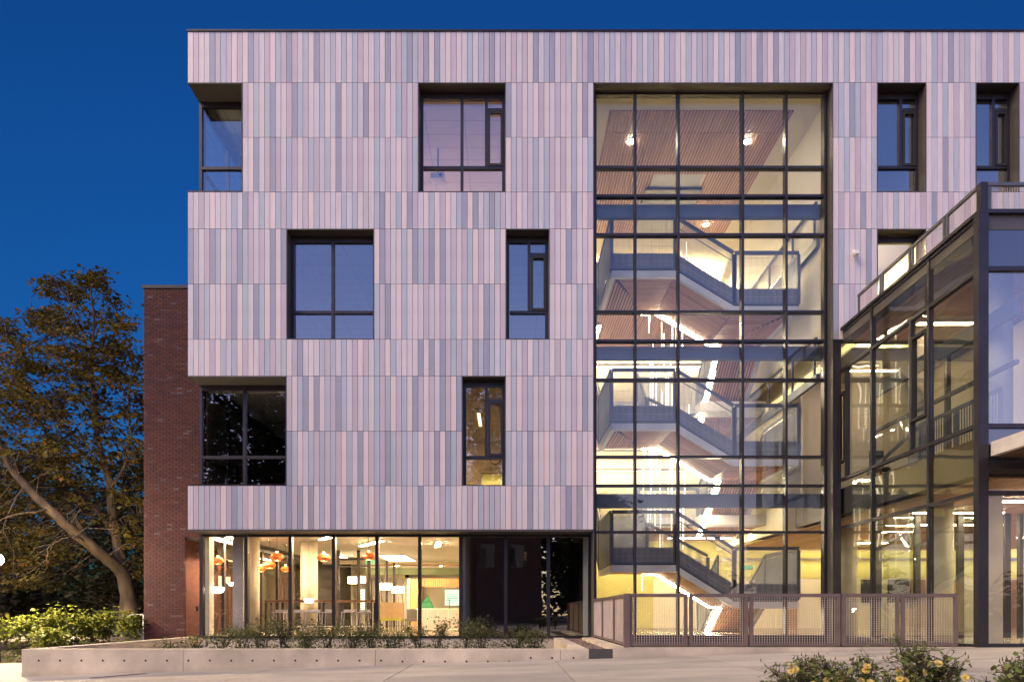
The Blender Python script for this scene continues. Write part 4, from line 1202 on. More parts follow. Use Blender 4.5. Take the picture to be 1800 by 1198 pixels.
# front frame
ff = MB()
ff.box(XP - .06, XP + .14, Yn - .06, Yn + .1, 0.0, zR - .082)
zf = [PZ(1134, Yn), PZ(866, Yn), PZ(820, Yn), PZ(748, Yn), PZ(472, Yn), PZ(372, Yn)]
xf = [XP + .14, 11.9, 14.2, 16.5, 19]
for x in xf[1:]: ff.box(x - .05, x + .05, Yn - .03, Yn + .1, 0, zR - .09)
for z in zf:
    for a, b in zip(xf, xf[1:]): ff.box(a + .002 if a == xf[0] else a + .052, b - .052, Yn - .02, Yn + .1, z - .045, z + .045)
fo = ff.build('front_frame', M['bronze'], pav)
for a, b in zip(xf, xf[1:]):
    a2, b2 = a + .055, b - .055
    MB().box(a2, b2, Yn + .03, Yn + .05, zf[4] + .05, zf[5] - .05).build('spandrel', M['spandrel'], fo)
    MB().box(a2, b2, Yn + .03, Yn + .042, zf[3] + .05, zf[4] - .05).build('pane', M['glass'], fo)
    MB().box(a2, b2, Yn + .03, Yn + .05, zf[2] + .05, zf[3] - .05).build('spandrel', M['spandrel'], fo)
    MB().box(a2, b2, Yn + .03, Yn + .042, zf[1] + .05, zf[2] - .05).build('pane', M['clear'], fo)
    MB().box(a2, b2, Yn + .03, Yn + .042, zf[0] + .05, zf[1] - .05).build('pane', M['clear'], fo)
# canopy
ca = MB(); ca.box(XP + .18, 17, 10.4, Yn - .065, 3.86, 4.14); ca.build('canopy', pbr('canopy metal', (0.60, 0.55, 0.47), .5, 0), pav)
ca = MB(); slats_x(ca, XP + .3, 17, 10.5, Yn - .1, 3.83, .14, .12, .028); stuff(ca.build('canopy_slat', M['woodd'], pav))
# floors and ceilings inside
MB().box(XP + .12, ROOFX, Yn + .12, 23.0, 3.55, 4.30).build('floor', M['soffit'], pav)
MB().box(XP + .12, 31, Yn + .12, YW + .12, -.2, -.004).build('floor', M['floor'], pav)
pw_ = MB(); slats_x(pw_, XP + .25, ROOFX, Yn + .2, 30.5, 3.46, .16, .14, .03)
stuff(pw_.build('ceiling_slat', M['wood'], pav))
pw_ = MB(); slats_x(pw_, XP + .25, ROOFX, Yn + .25, 19.4, zR - .45, .16, .14, .03)
stuff(pw_.build('ceiling_slat', M['wood'], pav))
iw = MB(); iw.box(XP + .3, ROOFX, 22.9, 23.0, 4.32, 8.4); iw.box(ROOFX - .1, ROOFX, Yn + .2, 23, 4.32, 8.4); iw.box(30.9, 31, Yn + .2, 31, 0, 3.9)
iw.box(13.4, 13.5, 17, 22.8, 4.32, 8.3)
iw.build('interior_wall', M['cream'], pav)
# inner vestibule frame
vf = MB(); Yv = 18.9
for p, w in ((1545, .16), (1614, .14), (1652, .10), (1690, .16), (1772, .16), (1796, .10)): vf.box(PX(p, Yv) - w / 2, PX(p, Yv) + w / 2, Yv, Yv + .12, 0, 3.44)
vf.box(PX(1614, Yv) + .071, PX(1690, Yv) - .081, Yv + .01, Yv + .11, 2.55, 2.65)
vfo = vf.build('vestibule_frame', M['bronze'], pav)
for a, b in ((1545, 1614), (1690, 1772)): MB().box(PX(a, Yv) + .09, PX(b, Yv) - .09, Yv + .05, Yv + .062, .03, 3.4).build('pane', M['pav'], vfo)
# columns
for (x, y, r) in ((10.95, 22.0, .28), (10.9, 17.2, .28)):
    MB().tube([(x, y, 0), (x, y, 3.5)], r, 24).build('column', M['concol'], pav, smooth=True)
MB().box(PX(1732, 15.4), PX(1763, 15.4), 15.4, 15.8, 0, 3.45).build('column', M['concol'], pav)
# back wall fittings on the yellow wall: dark openings and a wooden door
for (p0, p1, nm, mt) in ((1380, 1402, 'door', 'doorwood'), (1515, 1545, 'opening', 'black'), (1562, 1598, 'opening', 'black'), (1601, 1627, 'door', 'doorwood'), (1665, 1690, 'door', 'doorwood'), (1745, 1790, 'door', 'doorwood')):
    x0, x1 = PX(p0, 30.9), PX(p1, 30.9)
    MB().box(x0, x1, 30.90, 30.985, 0 if nm == 'door' else 1.15, 2.2).build(nm, M[mt], pav)
lin(19.5, 24.5, 3.44, 2.4, .13, 'linear ceiling light far along the entrance hall, right of the wooden doors')
lin(13.6, 14.8, 3.45, 2.4, .13, 'linear ceiling light just inside the entrance glass under the canopy')
for (x, y, lab) in ((13, 16.6, 'linear ceiling light in the entrance hall nearest the front glass'), (12.2, 18.5, 'linear ceiling light in the entrance hall between the round columns'), (13.5, 21.0, 'linear ceiling light in the entrance hall beyond the round columns'),
                    (13.5, 26.5, 'linear ceiling light deep in the entrance hall before the yellow wall')):
    lin(x, y, 3.45, 2.4, .13, lab)
lin(11.6, 18.0, 8.36, 1.6, .13, 'linear light under the pavilion roof on the upper floor', mat='lindim2')
lin(11.6, 21.5, 8.36, 1.6, .13, 'linear light at the back of the pavilion upper floor', mat='lindim2')
# upper floor fittings; guard rail added to imitate stair reflections in the side glass
gb = MB(); gb.box(10.5, 10.6, Yn + .3, 19.7, 6.86, 7.22); gb.box(10.5, 10.6, Yn + .3, 19.7, 5.86, 5.94)
gb.build('edge_beam', M['steel'], pav)
gd = MB()
gd.bar((10.25, 14.2, 5.35), (10.25, 17.0, 5.35), .05, .08); gd.bar((10.25, 17.0, 5.35), (10.25, 19.5, 4.65), .05, .08)
y = 14.25
while y < 17: gd.box(10.24, 10.26, y, y + .012, 4.32, 5.31); y += .09
for y in (14.2, 15.6, 17.0): gd.box(10.22, 10.28, y - .03, y + .03, 4.305, 5.31)
gd.build('guard_rail', M['stairblue'], pav)
for (x, y) in ((11.0, 15.3), (11.2, 18.6)): MB().tube([(x, y, 4.302), (x, y, 8.38)], .26, 20).build('column', M['concol'], pav, smooth=True)
po = MB()
for y in (14.8, 16.5, 18.2, 19.6): po.box(12.6, 12.72, y, y + .12, 4.305, 8.38)
po.build('post', M['bronze'], pav)
# task chair on the upper floor
t = thing('office_chair', 'dark office chair by the upper side windows of the pavilion', 'chair', (10.6, 19.4, 4.30))
MB().lathe([(.24, .42), (.25, .45), (.24, .49)], (10.6, 19.4, 4.30), 12).build('seat', M['black'], t)
MB().box(10.4, 10.8, 19.62, 19.67, 4.88, 5.35).build('backrest', M['black'], t)
o = MB(); o.tube([(10.6, 19.4, 4.36), (10.6, 19.4, 4.72)], .03, 8)
for i in range(5):
    a = 2 * math.pi * i / 5; o.bar((10.6, 19.4, 4.38), (10.6 + .28 * math.cos(a), 19.4 + .28 * math.sin(a), 4.33), .04, .03)
o.bar((10.6, 19.55, 4.74), (10.6, 19.64, 4.95), .05, .03)
o.build('pedestal', M['black'], t)

# ---------------------------------------------------------------- railings
def rail_panel(parent, a, b, h, mat='rail', nx=.05, nz=.05, fr=.07, cap=True, gap=.02):
    a, b = Vector(a), Vector(b); up = Vector((0, 0, 1)); d = (b - a).normalized()
    a2, b2 = a + d * gap, b - d * gap
    side = (0, 1, 0) if abs(d.x) > abs(d.y) else (1, 0, 0)
    f = MB()
    for p, s_ in ((a2, 1), (b2, -1)):
        q = p + d * (s_ * fr / 2); f.bar(q + up * .03, q + up * (h - .075), fr, .045, side)
    f.bar(a2 + up * (h - .04), b2 + up * (h - .04), .06, .07); f.bar(a2 + d * fr + up * .055, b2 - d * fr + up * .055, .04, .05)
    o = f.build('railing_panel', M[mat], parent)
    w = MB(); ln = (b2 - a2).length
    n = int(ln / nx)
    for i in range(1, n):
        p = a2 + d * (ln * i / n); w.bar(p + up * .06, p + up * (h - .05), .0065, .0065, side)
    m = int(h / nz)
    for i in range(1, m):
        z = .06 + (h - .11) * i / m; w.bar(a2 + up * z, b2 + up * z, .0036, .0036)
    stuff(w.build('wire_mesh', M['wire'], o))
    # bolt heads
    bo = MB()
    for i in range(int(ln / .55) + 1):
        p = a2 + d * (.12 + i * .55)
        if (p - a2).length < ln - .05: bo.bar(p + up * (h - .045) + Vector((0, -.033, 0)), p + up * (h - .045) + Vector((0, -.04, 0)), .018, .018)
    if bo.v: bo.build('bolt', M['chrome'], o)
    return o
Yr = 13.82
gr_ = thing('guard_railing', 'bronze wire mesh guard railing on the kerb before the tall stair window', 'railing', (PX(1390, Yr), Yr, 0))
pts = [1104, 1210, 1316, 1478, 1582, 1684]
for p, q in zip(pts, pts[1:]): rail_panel(gr_, (PX(p, Yr), Yr, 0.0), (PX(q, Yr), Yr, 0.0), 1.09)
xr = PX(1104, Yr)
for a, b in ((Yr + .05, 15.6), (15.6, 17.5), (17.5, 19.4)): rail_panel(gr_, (xr, a, 0.0), (xr, b, 0.0), 1.09)
MB().box(xr - .09, xr + .03, Yr - .05, Yr + .04, 0, 1.09).build('post', M['rail'], gr_)
tr = thing('terrace_railing', 'dark wire mesh railing round the pavilion roof terrace', 'railing', (XP + 3, 16, zR + .002))
xt = XP + .12
for a, b in zip([Yn + .06, 15.1, 16.4, 17.7], [15.1, 16.4, 17.7, 18.9]): rail_panel(tr, (xt, a, zR - .02), (xt, b, zR - .02), .66, 'steel')
for a, b in zip([xt, 10.75, 12.0, 13.3, 14.6], [10.75, 12.0, 13.3, 14.6, 16]): rail_panel(tr, (a + .1, Yn + .12, zR - .02), (b, Yn + .12, zR - .02), .66, 'steel')
MB().box(xt - .05, xt + .09, Yn + .06, Yn + .2, zR + .002, zR + .62).build('post', M['bronze'], tr)

# security camera on the panels
x, z = PX(1502, D0), PZ(447, D0)
t = thing('wall_camera', 'small white security camera fixed to the panels beside the tall window', 'camera', (x, D0 - .002, z))
MB().box(x - .06, x + .06, D0 - .03, D0 - .003, z - .02, z + .12).build('bracket', M['white'], t)
o = MB(); o.tube([(x - .02, D0 - .04, z + .02), (x - .04, D0 - .22, z - .03)], [.05, .055], 10); o.build('body', M['white'], t)
MB().box(x - .09, x + .03, D0 - .25, D0 - .05, z - .1, z - .085).build('base', M['white'], t)

# ---------------------------------------------------------------- pit, kerb, planter
pit = MB()
pit.box(2.5, XP - .05, 14.0, 19.5, -3.2, -3.0)
pit.box(2.3, 2.45, 14.1, 19.5, -3.2, -0.02)
pit.box(XP - .05, XP + .1, 14.0, 19.5, -3.0, -.31)
pit.build('retaining_wall', M['concrete'], bld)
MB().box(AX0, AX1, 19.58, YW + .1, -3.0, -.46).build('plinth', M['soffit'], bld)
kb = MB(); kb.box(PX(1077, 13.8), XP + .1, 13.77, 14.09, -.6, -0.002)
kb.box(PX(1077, 13.8), 2.44, 14.092, 19.5, -.6, -.004)
tag(kb.build('kerb', M['concrete'], None), 'low concrete kerb under the mesh railing', 'kerb')
stp = MB(); stp.box(PX(1035, 13.8), PX(1077, 13.8) - .003, 13.78, 13.80, -.5, -.03)
tag(stp.build('edging_plate', M['soffit'], None), 'dark steel edging plate closing the end of the gravel strip', 'edging')
gv = MB(); gv.box(1.64, 2.1, 13.81, 19.8, -.5, -.09)
rg = random.Random(2)
for i in range(1100):
    x, y = rg.uniform(1.66, 2.08), 13.84 + 5.8 * rg.random() ** 1.6; r = rg.uniform(.014, .03)
    zc_ = -.085 + rg.random() * .02
    a = rg.random() * 3
    vs = [(x + r * math.cos(a + k * 2.094), y + r * math.sin(a + k * 2.094), zc_) for k in range(3)]
    gv.add(vs + [(x, y, zc_ + r * .8), (x, y, zc_ - r * .5)], [(0,1,3),(1,2,3),(2,0,3),(1,0,4),(2,1,4),(0,2,4)])
o = gv.build('gravel', M['gravel'], None); o['kind'] = 'stuff'
WT = PZ(1140, 13.8)
xl, xr_ = PX(38, 13.8), PX(1035, 13.8)
pw2 = thing('planter', 'long board marked concrete planter wall before the lounge', 'planter', ((xl + xr_) / 2, 14, -.6))
segs = [xl, PX(322, 13.8), PX(660, 13.8), PX(985, 13.8), xr_]
for a, b in zip(segs, segs[1:]): MB().box(a + (.004 if a != xl else 0), b - (.004 if b != xr_ else 0), 13.8, 14.08, -.9, WT).build('wall_segment', M['concrete'], pw2)
MB().box(xl, xl + .28, 14.085, 20.95, -.9, WT - .002).build('side_wall', M['concrete'], pw2)
MB().box(xr_ - .28, xr_, 14.085, 20.25, -.9, WT - .002).build('side_wall', M['concrete'], pw2)
hole = MB(); hole.add([(.021 * math.cos(2*math.pi*i/10), y, .021 * math.sin(2*math.pi*i/10)) for y in (0, .004) for i in range(10)], [list(range(10)), list(range(10, 20))[::-1]] + [(i, i+10, (i+1) % 10 + 10, (i+1) % 10) for i in range(10)])
hm = bpy.data.meshes.new('tie_hole'); hm.from_pydata(hole.v, [], hole.f); hm.materials.append(M['black'])
i = 0
px = 68
while px < 1030:
    link('tie_hole', hm, pw2, (PX(px, 13.8), 13.797, PZ(1160 + (0 if px < 700 else 1.5), 13.8) if px < 900 else PZ(1157, 13.8) + .02))
    px += 37.6
struct(MB().box(xl + .285, xr_ - .285, 14.085, 20.33, -.9, -.36).build('soil', M['soil'], None))
# low wall and bed on the left
lw2 = MB(); lw2.box(-30, -11.25, 22.5, 22.75, -.5, PZ(1114, 22.5))
tag(lw2.build('garden_wall', M['concrete'], None), 'low pale concrete wall behind the bright shrubs', 'wall')

# ---------------------------------------------------------------- brick block on the left
YK = 21.0
bx0, bx1 = PX(253, YK), PX(325.5, YK)
bz1 = PZ(507, YK)
brk = thing('brick_building', 'dark red brick block standing behind the panelled building', 'building', (bx0 + 1, YK, -.1))
MB().box(bx0 + .006, bx1 - .006, YK + .012, 32, -.3, bz1).build('core', M['mortar'], brk)
zn = PZ(945, YK)
MB().box(bx1 - .004, XL0 - .04, YK + .95, 32, zn, bz1 - .01).build('core', M['mortar'], brk)
MB().box(bx1 + .004, XL0 - .04, YK + .014, YK + .94, zn, bz1 - .01).build('core', M['mortar'], brk)
cpn = MB(); cpn.box(bx0 - .04, XL0 - .045, YK - .04, 32, bz1, bz1 + .1)
cpn.build('coping', M['bronze'], brk)
CO, BL, BH = .0685, .2, .058
bl_rest = MB(); cnt = 0
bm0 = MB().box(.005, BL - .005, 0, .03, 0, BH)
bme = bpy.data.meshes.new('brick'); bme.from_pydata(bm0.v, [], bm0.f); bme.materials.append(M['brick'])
row = 0; z = -.12
cand = []
rgb = random.Random(8)
while z < bz1 - .07:
    x = bx0 - (BL / 2 if row % 2 else 0)
    xe = bx1 if z < zn - .02 else XL0 - .06
    while x < xe:
        a, b = max(x, bx0), min(x + BL, xe)
        if b - a > .04: cand.append((a, b, z, row))
        x += BL
    row += 1; z += CO
full = [c for c in cand if c[1] - c[0] > BL - .001 and 0.1 < c[2] < 4.6 and c[1] < bx1]
chosen = set(full[:294])
for c in cand:
    a, b, z, r_ = c
    dy = rgb.uniform(-.003, .003)
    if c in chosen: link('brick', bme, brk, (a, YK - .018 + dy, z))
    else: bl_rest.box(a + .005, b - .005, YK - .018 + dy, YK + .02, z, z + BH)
# lit side face of the notch and the hidden left flank
row = 0; z = -.12
while z < zn - .06:
    y = YK + .022 - (BL / 2 if row % 2 else 0)
    while y < 25:
        a, b = max(y, YK + .022), min(y + BL, 25)
        if b - a > .04: bl_rest.box(bx1 - .01, bx1 + .012 + rgb.uniform(-.002, .002), a + .005, b - .005, z, z + BH)
        y += BL
    row += 1; z += CO
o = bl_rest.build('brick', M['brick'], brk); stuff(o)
MB().box(bx1 + .014, XL0 - .05, YK + .05, 25, zn - .05, zn - .004).build('lintel', M['soffit'], brk)
MB().box(bx1 + .013, bx1 + .08, 21.7, 21.76, .75, .9).build('wall_socket', M['black'], brk)

# ---------------------------------------------------------------- plants
def leaf(mb, p, size, r, droop=.4, shape=0):
    """one leaf: a folded rhomb of four points around its midrib"""
    a = r.random() * 2 * math.pi; t = r.uniform(-.9, .5) - droop * .3
    d = Vector((math.cos(a) * math.cos(t), math.sin(a) * math.cos(t), math.sin(t)))
    s_ = d.cross(Vector((r.uniform(-.4, .4), r.uniform(-.4, .4), 1))).normalized()
    n_ = s_.cross(d)
    w = size * r.uniform(.35, .5)
    p = Vector(p)
    q = [p, p + d * size * .45 + s_ * w - n_ * w * .3, p + d * size, p + d * size * .45 - s_ * w - n_ * w * .3]
    mb.add(q, [(0, 1, 2), (0, 2, 3)])

def lobed(mb, p, size, r):
    """a plane leaf: fan of five points"""
    a = r.random() * 2 * math.pi; t = r.uniform(-1.0, .5)
    d = Vector((math.cos(a) * math.cos(t), math.sin(a) * math.cos(t), math.sin(t)))
    s_ = d.cross(Vector((r.uniform(-.5, .5), r.uniform(-.5, .5), 1))).normalized()
    p = Vector(p)
    q = [p, p + s_ * size * .5 + d * size * .25, p + s_ * size * .28 + d * size * .5, p + d * size, p - s_ * size * .28 + d * size * .5, p - s_ * size * .5 + d * size * .25]
    mb.add(q, [(0, 1, 2), (0, 2, 3), (0, 3, 4), (0, 4, 5)])

def smooth_path(pts, k=4):
    out = []
    P = [Vector(p) for p in pts]
    for i in range(len(P) - 1):
        p0 = P[max(i-1, 0)]; p1 = P[i]; p2 = P[i+1]; p3 = P[min(i+2, len(P)-1)]
        for j in range(k):
            t = j / k
            out.append(.5 * ((2*p1) + (p2-p0)*t + (2*p0-5*p1+4*p2-p3)*t*t + (-p0+3*p1-3*p2+p3)*t**3))
    out.append(P[-1]); return out

# the plane tree on the left
TY = 27.0
tr_ = thing('plane_tree', 'big spreading tree with pale mottled trunk and autumn leaves beside the brick block', 'tree', (PX(226, TY), TY, .1))
rt = random.Random(21)
limbs = [
    ([(228,1112,0),(227,1072,0),(222,1035,0),(213,1005,-.1),(192,985,-.5),(160,958,-1.0),(120,925,-1.4),(85,893,-1.6),(45,853,-1.6),(15,815,-1.5),(-5,775,-1.3),(-25,720,-1),(-40,660,-.6)], .40, .10),
    ([(228,1060,.1),(222,1020,.3),(210,970,.4),(200,920,.4),(196,880,.3),(194,852,.3),(186,822,.3),(178,795,.3),(171,765,.2),(167,720,.2),(163,680,.1),(161,640,.1),(163,600,0),(165,555,0),(160,512,0),(163,480,.1)], .30, .02),
    ([(195,862,.3),(205,842,.2),(218,820,0),(224,790,-.1),(228,745,-.2),(226,700,-.1),(233,665,.1),(245,640,.3)], .10, .02),
    ([(192,985,-.4),(172,965,.2),(150,940,.7),(132,905,1.0),(118,870,1.2),(100,825,1.3),(92,790,1.3),(70,740,1.3)], .17, .05),
    ([(206,950,.4),(185,915,1.2),(152,878,1.8),(130,850,2),(115,824,2.1),(93,789,2.2),(70,735,2.1),(45,690,2.0),(25,640,1.8)], .15, .03),
    ([(188,833,.3),(165,805,-.4),(145,772,-.8),(122,760,-1),(106,742,-1.1)], .06, .02),
    ([(161,640,.1),(150,600,-.2),(130,555,-.4),(118,522,-.5),(98,505,-.5),(88,490,-.5)], .05, .01),
    ([(150,600,-.2),(120,585,.2),(85,578,.4),(55,560,.3),(25,560,.2),(5,590,.1)], .04, .01),
    ([(167,720,.2),(140,680,.6),(110,640,.8),(75,610,1),(45,600,1.1)], .06, .015),
    ([(163,600,0),(180,565,.4),(195,545,.5),(208,560,.6)], .035, .01),
    ([(226,700,-.1),(205,660,.5),(195,610,.7),(205,580,.7)], .04, .01),
    ([(85,893,-1.6),(60,900,-2.2),(20,905,-2.6),(-10,920,-2.8)], .07, .02),
    ([(150,950,-1.2),(128,944,-1.8),(105,948,-2.1),(85,965,-2.2),(82,1000,-2.2)], .05, .008),
    ([(45,853,-1.6),(25,880,-2.2),(5,930,-2.5)], .06, .02),
    ([(200,920,.4),(225,905,.2),(245,915,0),(250,930,0)], .05, .01),
]
tk = MB(); segs_ = []
def P3(p): return Vector((PX(p[0], TY + p[2]), TY + p[2], PZ(p[1], TY + p[2])))
for li, (pp, r0, r1) in enumerate(limbs):
    P = smooth_path([P3(p) for p in pp], 4)
    n = len(P)
    jit = [P[i] + Vector((rt.gauss(0, .012), rt.gauss(0, .012), rt.gauss(0, .012))) if 0 < i < n-1 else P[i] for i in range(n)]
    rs = [.8 * (r0 + (r1 - r0) * (i / (n - 1)) ** .8) for i in range(n)]
    if li == 0:
        for q, k_ in ((0, 1.5), (1, 1.32), (2, 1.22), (3, 1.3), (4, 1.28), (5, 1.15)): rs[q] *= k_
    tk.tube(jit, rs, 12 if r0 > .1 else 7)
    segs_ += [(p, r) for p, r in zip(jit, rs)]
tk.build('trunk', M['bark'], tr_, smooth=True)
clumps = [(165,482,16,8),(152,492,13,6),(87,500,17,9),(93,518,10,4),(130,508,20,9),(143,520,12,4),(180,510,10,4),(198,528,10,4),(60,555,16,6),(75,560,22,9),(100,565,28,15),(120,590,28,12),(150,560,20,8),(190,560,24,10),(215,575,20,9),(212,600,18,9),(200,625,26,12),(160,615,32,13),
          (20,590,26,10),(0,570,20,6),(40,640,40,22),(85,625,30,14),(10,660,40,24),(60,680,45,28),(120,650,38,22),(165,660,38,20),(205,660,28,14),(243,640,16,7),(238,670,22,10),(250,700,16,7),
          (20,720,48,30),(80,740,45,30),(140,715,45,28),(190,720,38,22),(235,735,28,14),(10,790,48,28),(60,810,42,26),(115,790,42,24),(160,790,34,15),(215,780,26,10),(245,790,20,9),
          (25,860,42,24),(75,870,38,17),(120,850,34,14),(170,880,30,10),(215,880,28,11),(240,865,22,10),(250,920,18,8),(20,930,38,22),(60,945,32,17),(15,985,36,20),(50,1000,30,15),(75,1015,20,8),(95,970,24,11),(120,960,18,7),(93,1025,10,4),(235,960,25,12),(245,1000,18,8),(225,930,22,9),(-20,820,40,14),(-20,950,40,16),(-25,700,40,14),(10,1030,20,8)]
lf = MB(); tw = MB(); nl = 0
for (px, py, rp, k) in clumps:
    for s_ in range(max(3, round(k * .8))):
        dep = rt.gauss(.6, 1.5) if rp > 18 else rt.gauss(.2, .5)
        Y = TY + dep
        while True:
            dx, dz = rt.uniform(-1, 1), rt.uniform(-1, 1)
            if dx*dx + dz*dz < 1: break
        c_ = Vector((PX(px + dx * rp, Y), Y, PZ(py + dz * rp, Y)))
        near = min(rt.sample(segs_, 90), key=lambda q: (q[0] - c_).length)
        m = near[0].lerp(c_, .5) + Vector((rt.gauss(0, .15), rt.gauss(0, .15), rt.gauss(0, .15) + .1))
        if (near[0] - c_).length < 3.2: tw.tube([near[0], m, c_], [min(.022, near[1]), .013, .005], 4, False)
        nn = rt.randint(24, 46); sp = rt.uniform(.16, .30)
        tl = Vector((rt.gauss(0, .25), rt.gauss(0, .25), 0))
        for _ in range(nn):
            o = Vector((rt.gauss(0, sp), rt.gauss(0, sp), 0)); o.z = o.dot(tl) * .8 + rt.gauss(0, sp * .28) - .35 * o.length * o.length
            lobed(lf, c_ + o, rt.uniform(.10, .21), rt); nl += 1
tw.build('branch', M['twig'], tr_)
lf.build('crown', M['leaf'], tr_)

def tree(name, lab, loc, h, rad, nclump, seed, leafsz, mat='leafdark', group=None, trunk=.3, base=.25):
    r = random.Random(seed); x, y, z = loc
    t = thing(name, lab, 'tree', loc, group)
    k = MB(); pts = [(x, y, z - .3), (x + r.gauss(0, .1), y, z + h * .3), (x + r.gauss(0, .3), y + r.gauss(0, .3), z + h * .6), (x + r.gauss(0, .4), y, z + h * .92)]
    k.tube(smooth_path(pts, 3), [trunk, trunk*.95, trunk*.9, trunk*.8, trunk*.65, trunk*.5, trunk*.4, trunk*.25, trunk*.15, trunk*.06], 8)
    c = MB()
    for i in range(nclump):
        hh = base + (1 - base) * r.random()
        w = rad * math.sqrt(max(.05, 1 - ((hh - .55) / .5) ** 2)) if hh > .3 else rad * .75
        a = r.random() * 2 * math.pi; q = w * math.sqrt(r.random())
        cc = Vector((x + q * math.cos(a), y + q * math.sin(a), z + hh * h))
        k.tube([(x, y, z + hh * h * .7), cc], [.05, .01], 4, False)
        for _ in range(r.randint(16, 30)):
            lobed(c, cc + Vector((r.gauss(0, .55), r.gauss(0, .55), r.gauss(0, .35))) * (rad / 4), leafsz * r.uniform(.7, 1.4), r)
    k.build('trunk', M['bark'], t, smooth=True); c.build('crown', M[mat], t)
    return t
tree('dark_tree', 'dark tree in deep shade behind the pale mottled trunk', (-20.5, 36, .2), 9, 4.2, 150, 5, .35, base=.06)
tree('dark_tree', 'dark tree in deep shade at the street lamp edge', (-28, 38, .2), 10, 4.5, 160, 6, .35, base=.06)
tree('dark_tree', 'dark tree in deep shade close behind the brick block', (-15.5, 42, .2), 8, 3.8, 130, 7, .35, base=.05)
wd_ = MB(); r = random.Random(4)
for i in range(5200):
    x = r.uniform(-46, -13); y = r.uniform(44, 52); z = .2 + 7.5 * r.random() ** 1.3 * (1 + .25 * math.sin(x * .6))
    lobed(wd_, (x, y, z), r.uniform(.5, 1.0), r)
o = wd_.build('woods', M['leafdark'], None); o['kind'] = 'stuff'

# bright shrubs in the left bed
def shrub(name, lab, px, pyb, pyt, Y, wpx, n, lsz, mat, seed, group, cat='shrub', zb=None, stems=7):
    r = random.Random(seed)
    z0 = PZ(pyb, Y) if zb is None else zb
    x0 = PX(px, Y); zt = PZ(pyt, Y); h = zt - z0; w = wpx * Y / F / 2
    t = thing(name, lab, cat, (x0, Y, z0), group)
    s_ = MB(); f = MB()
    for i in range(stems):
        a = r.random() * 2 * math.pi; q = w * (.25 + .75 * math.sqrt(r.random())); hh = h * r.uniform(.65, 1.0) * (1 - .25 * (q / w) ** 2)
        b = Vector((x0 + r.gauss(0, .05), Y + r.gauss(0, .05), z0)); e_ = Vector((x0 + q * math.cos(a), Y + q * math.sin(a) * .8, z0 + hh))
        m = b.lerp(e_, .5) + Vector((-.1 * q * math.cos(a), -.1 * q * math.sin(a), h * .1))
        P = smooth_path([b, m, e_], 4); s_.tube(P, [.012 * (1 - .75 * k / (len(P)-1)) for k in range(len(P))], 5, False)
        for k in range(n // stems):
            u = r.random() ** .6; idx = u * (len(P) - 1); i0 = int(idx); p = P[i0].lerp(P[min(i0+1, len(P)-1)], idx - i0) if i0 < len(P) - 1 else P[-1]
            sp = lsz * (1.5 - .7 * u) + w * .10
            leaf(f, p + Vector((r.gauss(0, sp), r.gauss(0, sp), r.gauss(0, sp * .7))), lsz * r.uniform(.6, 1.25), r)
    s_.build('stem', M['twig'], t); f.build('foliage', M[mat], t)
    return t
hy_ = [(10, 1130, 1078, 21.2, 62, 'at the street lamp end of the bed'), (50, 1134, 1073, 20.6, 60, 'second along the bed from the street lamp'), (98, 1136, 1066, 20.8, 66, 'tallest in the middle of the bed'),
       (92, 1142, 1100, 19.8, 44, 'hanging low before the middle of the bed'), (135, 1128, 1072, 21.4, 58, 'just past the middle of the bed'), (165, 1128, 1078, 21.2, 48, 'before the tree trunk, towards the lamp'), (190, 1124, 1068, 21.8, 40, 'directly before the pale tree trunk'), (236, 1122, 1072, 21.0, 36, 'slender, against the brick corner')]
for i, (px, b, tp, Y, w, lb) in enumerate(hy_):
    shrub('hydrangea', 'bright green broad leaved shrub ' + lb, px, b, tp, Y, w, 620, .13, 'leafhy', 30 + i, 'bright green shrubs in the left bed')
gc = MB(); r = random.Random(9)
for i in range(2600):
    x = r.uniform(-17, -9.9); y = r.uniform(19.35, 22.3)
    if math.sin(x * 2.1) + math.sin(y * 3 + x) < -.2: continue
    u = (y - 19.2) / 3.4; z = (zp(x) - .05) * (1 - u) - .22 * u
    leaf(gc, (x + r.gauss(0, .05), y, z + r.random() * .14), .1 * r.uniform(.5, 1.2), r)
o = gc.build('ground_cover', M['leafpl'], None); o['kind'] = 'stuff'
# planter shrubs before the shop front
pls = [(300, 1117, 15.4, 40, 240, 'sparse low shrub at the empty brick end of the planter'), (345, 1104, 17.0, 36, 260, 'small shrub before the lounge corner post'), (388, 1098, 16.2, 56, 620, 'leafy shrub below the hanging corner pendant'),
       (425, 1090, 17.2, 52, 760, 'bushy shrub before the first lounge mullion'), (462, 1080, 16.4, 54, 800, 'bushy shrub before the bar table end'), (498, 1072, 17.0, 56, 900, 'tall sprawling shrub before the second lounge mullion'),
       (540, 1088, 16.2, 56, 800, 'dense shrub before the round concrete column'), (578, 1074, 17.2, 54, 860, 'tall shrub before the third lounge mullion'), (618, 1082, 16.4, 58, 860, 'dense shrub before the white stools'), (652, 1076, 17.0, 52, 820, 'tall shrub before the fourth lounge mullion'),
       (692, 1092, 16.2, 54, 680, 'round shrub before the tan chairs'), (735, 1086, 17.0, 44, 520, 'thin shrub before the fifth lounge mullion'), (768, 1082, 16.6, 52, 560, 'open shrub before the kitchen counter'),
       (822, 1068, 17.2, 44, 640, 'tall shrub before the edge of the dark panes'), (848, 1074, 16.4, 46, 640, 'upright shrub before the first dark pane'), (905, 1090, 16.6, 56, 720, 'wide shrub before the second dark pane'), (938, 1096, 16.2, 46, 560, 'last shrub of the planter, nearest the gravel strip')]
for i, (px, tp, Y, w, n, lb) in enumerate(pls):
    shrub('planter_shrub', lb, px, 0, tp, Y, w * 1.15, n, .062, 'leafpl', 60 + i, 'green shrubs in the concrete planter', zb=-.36, stems=9)
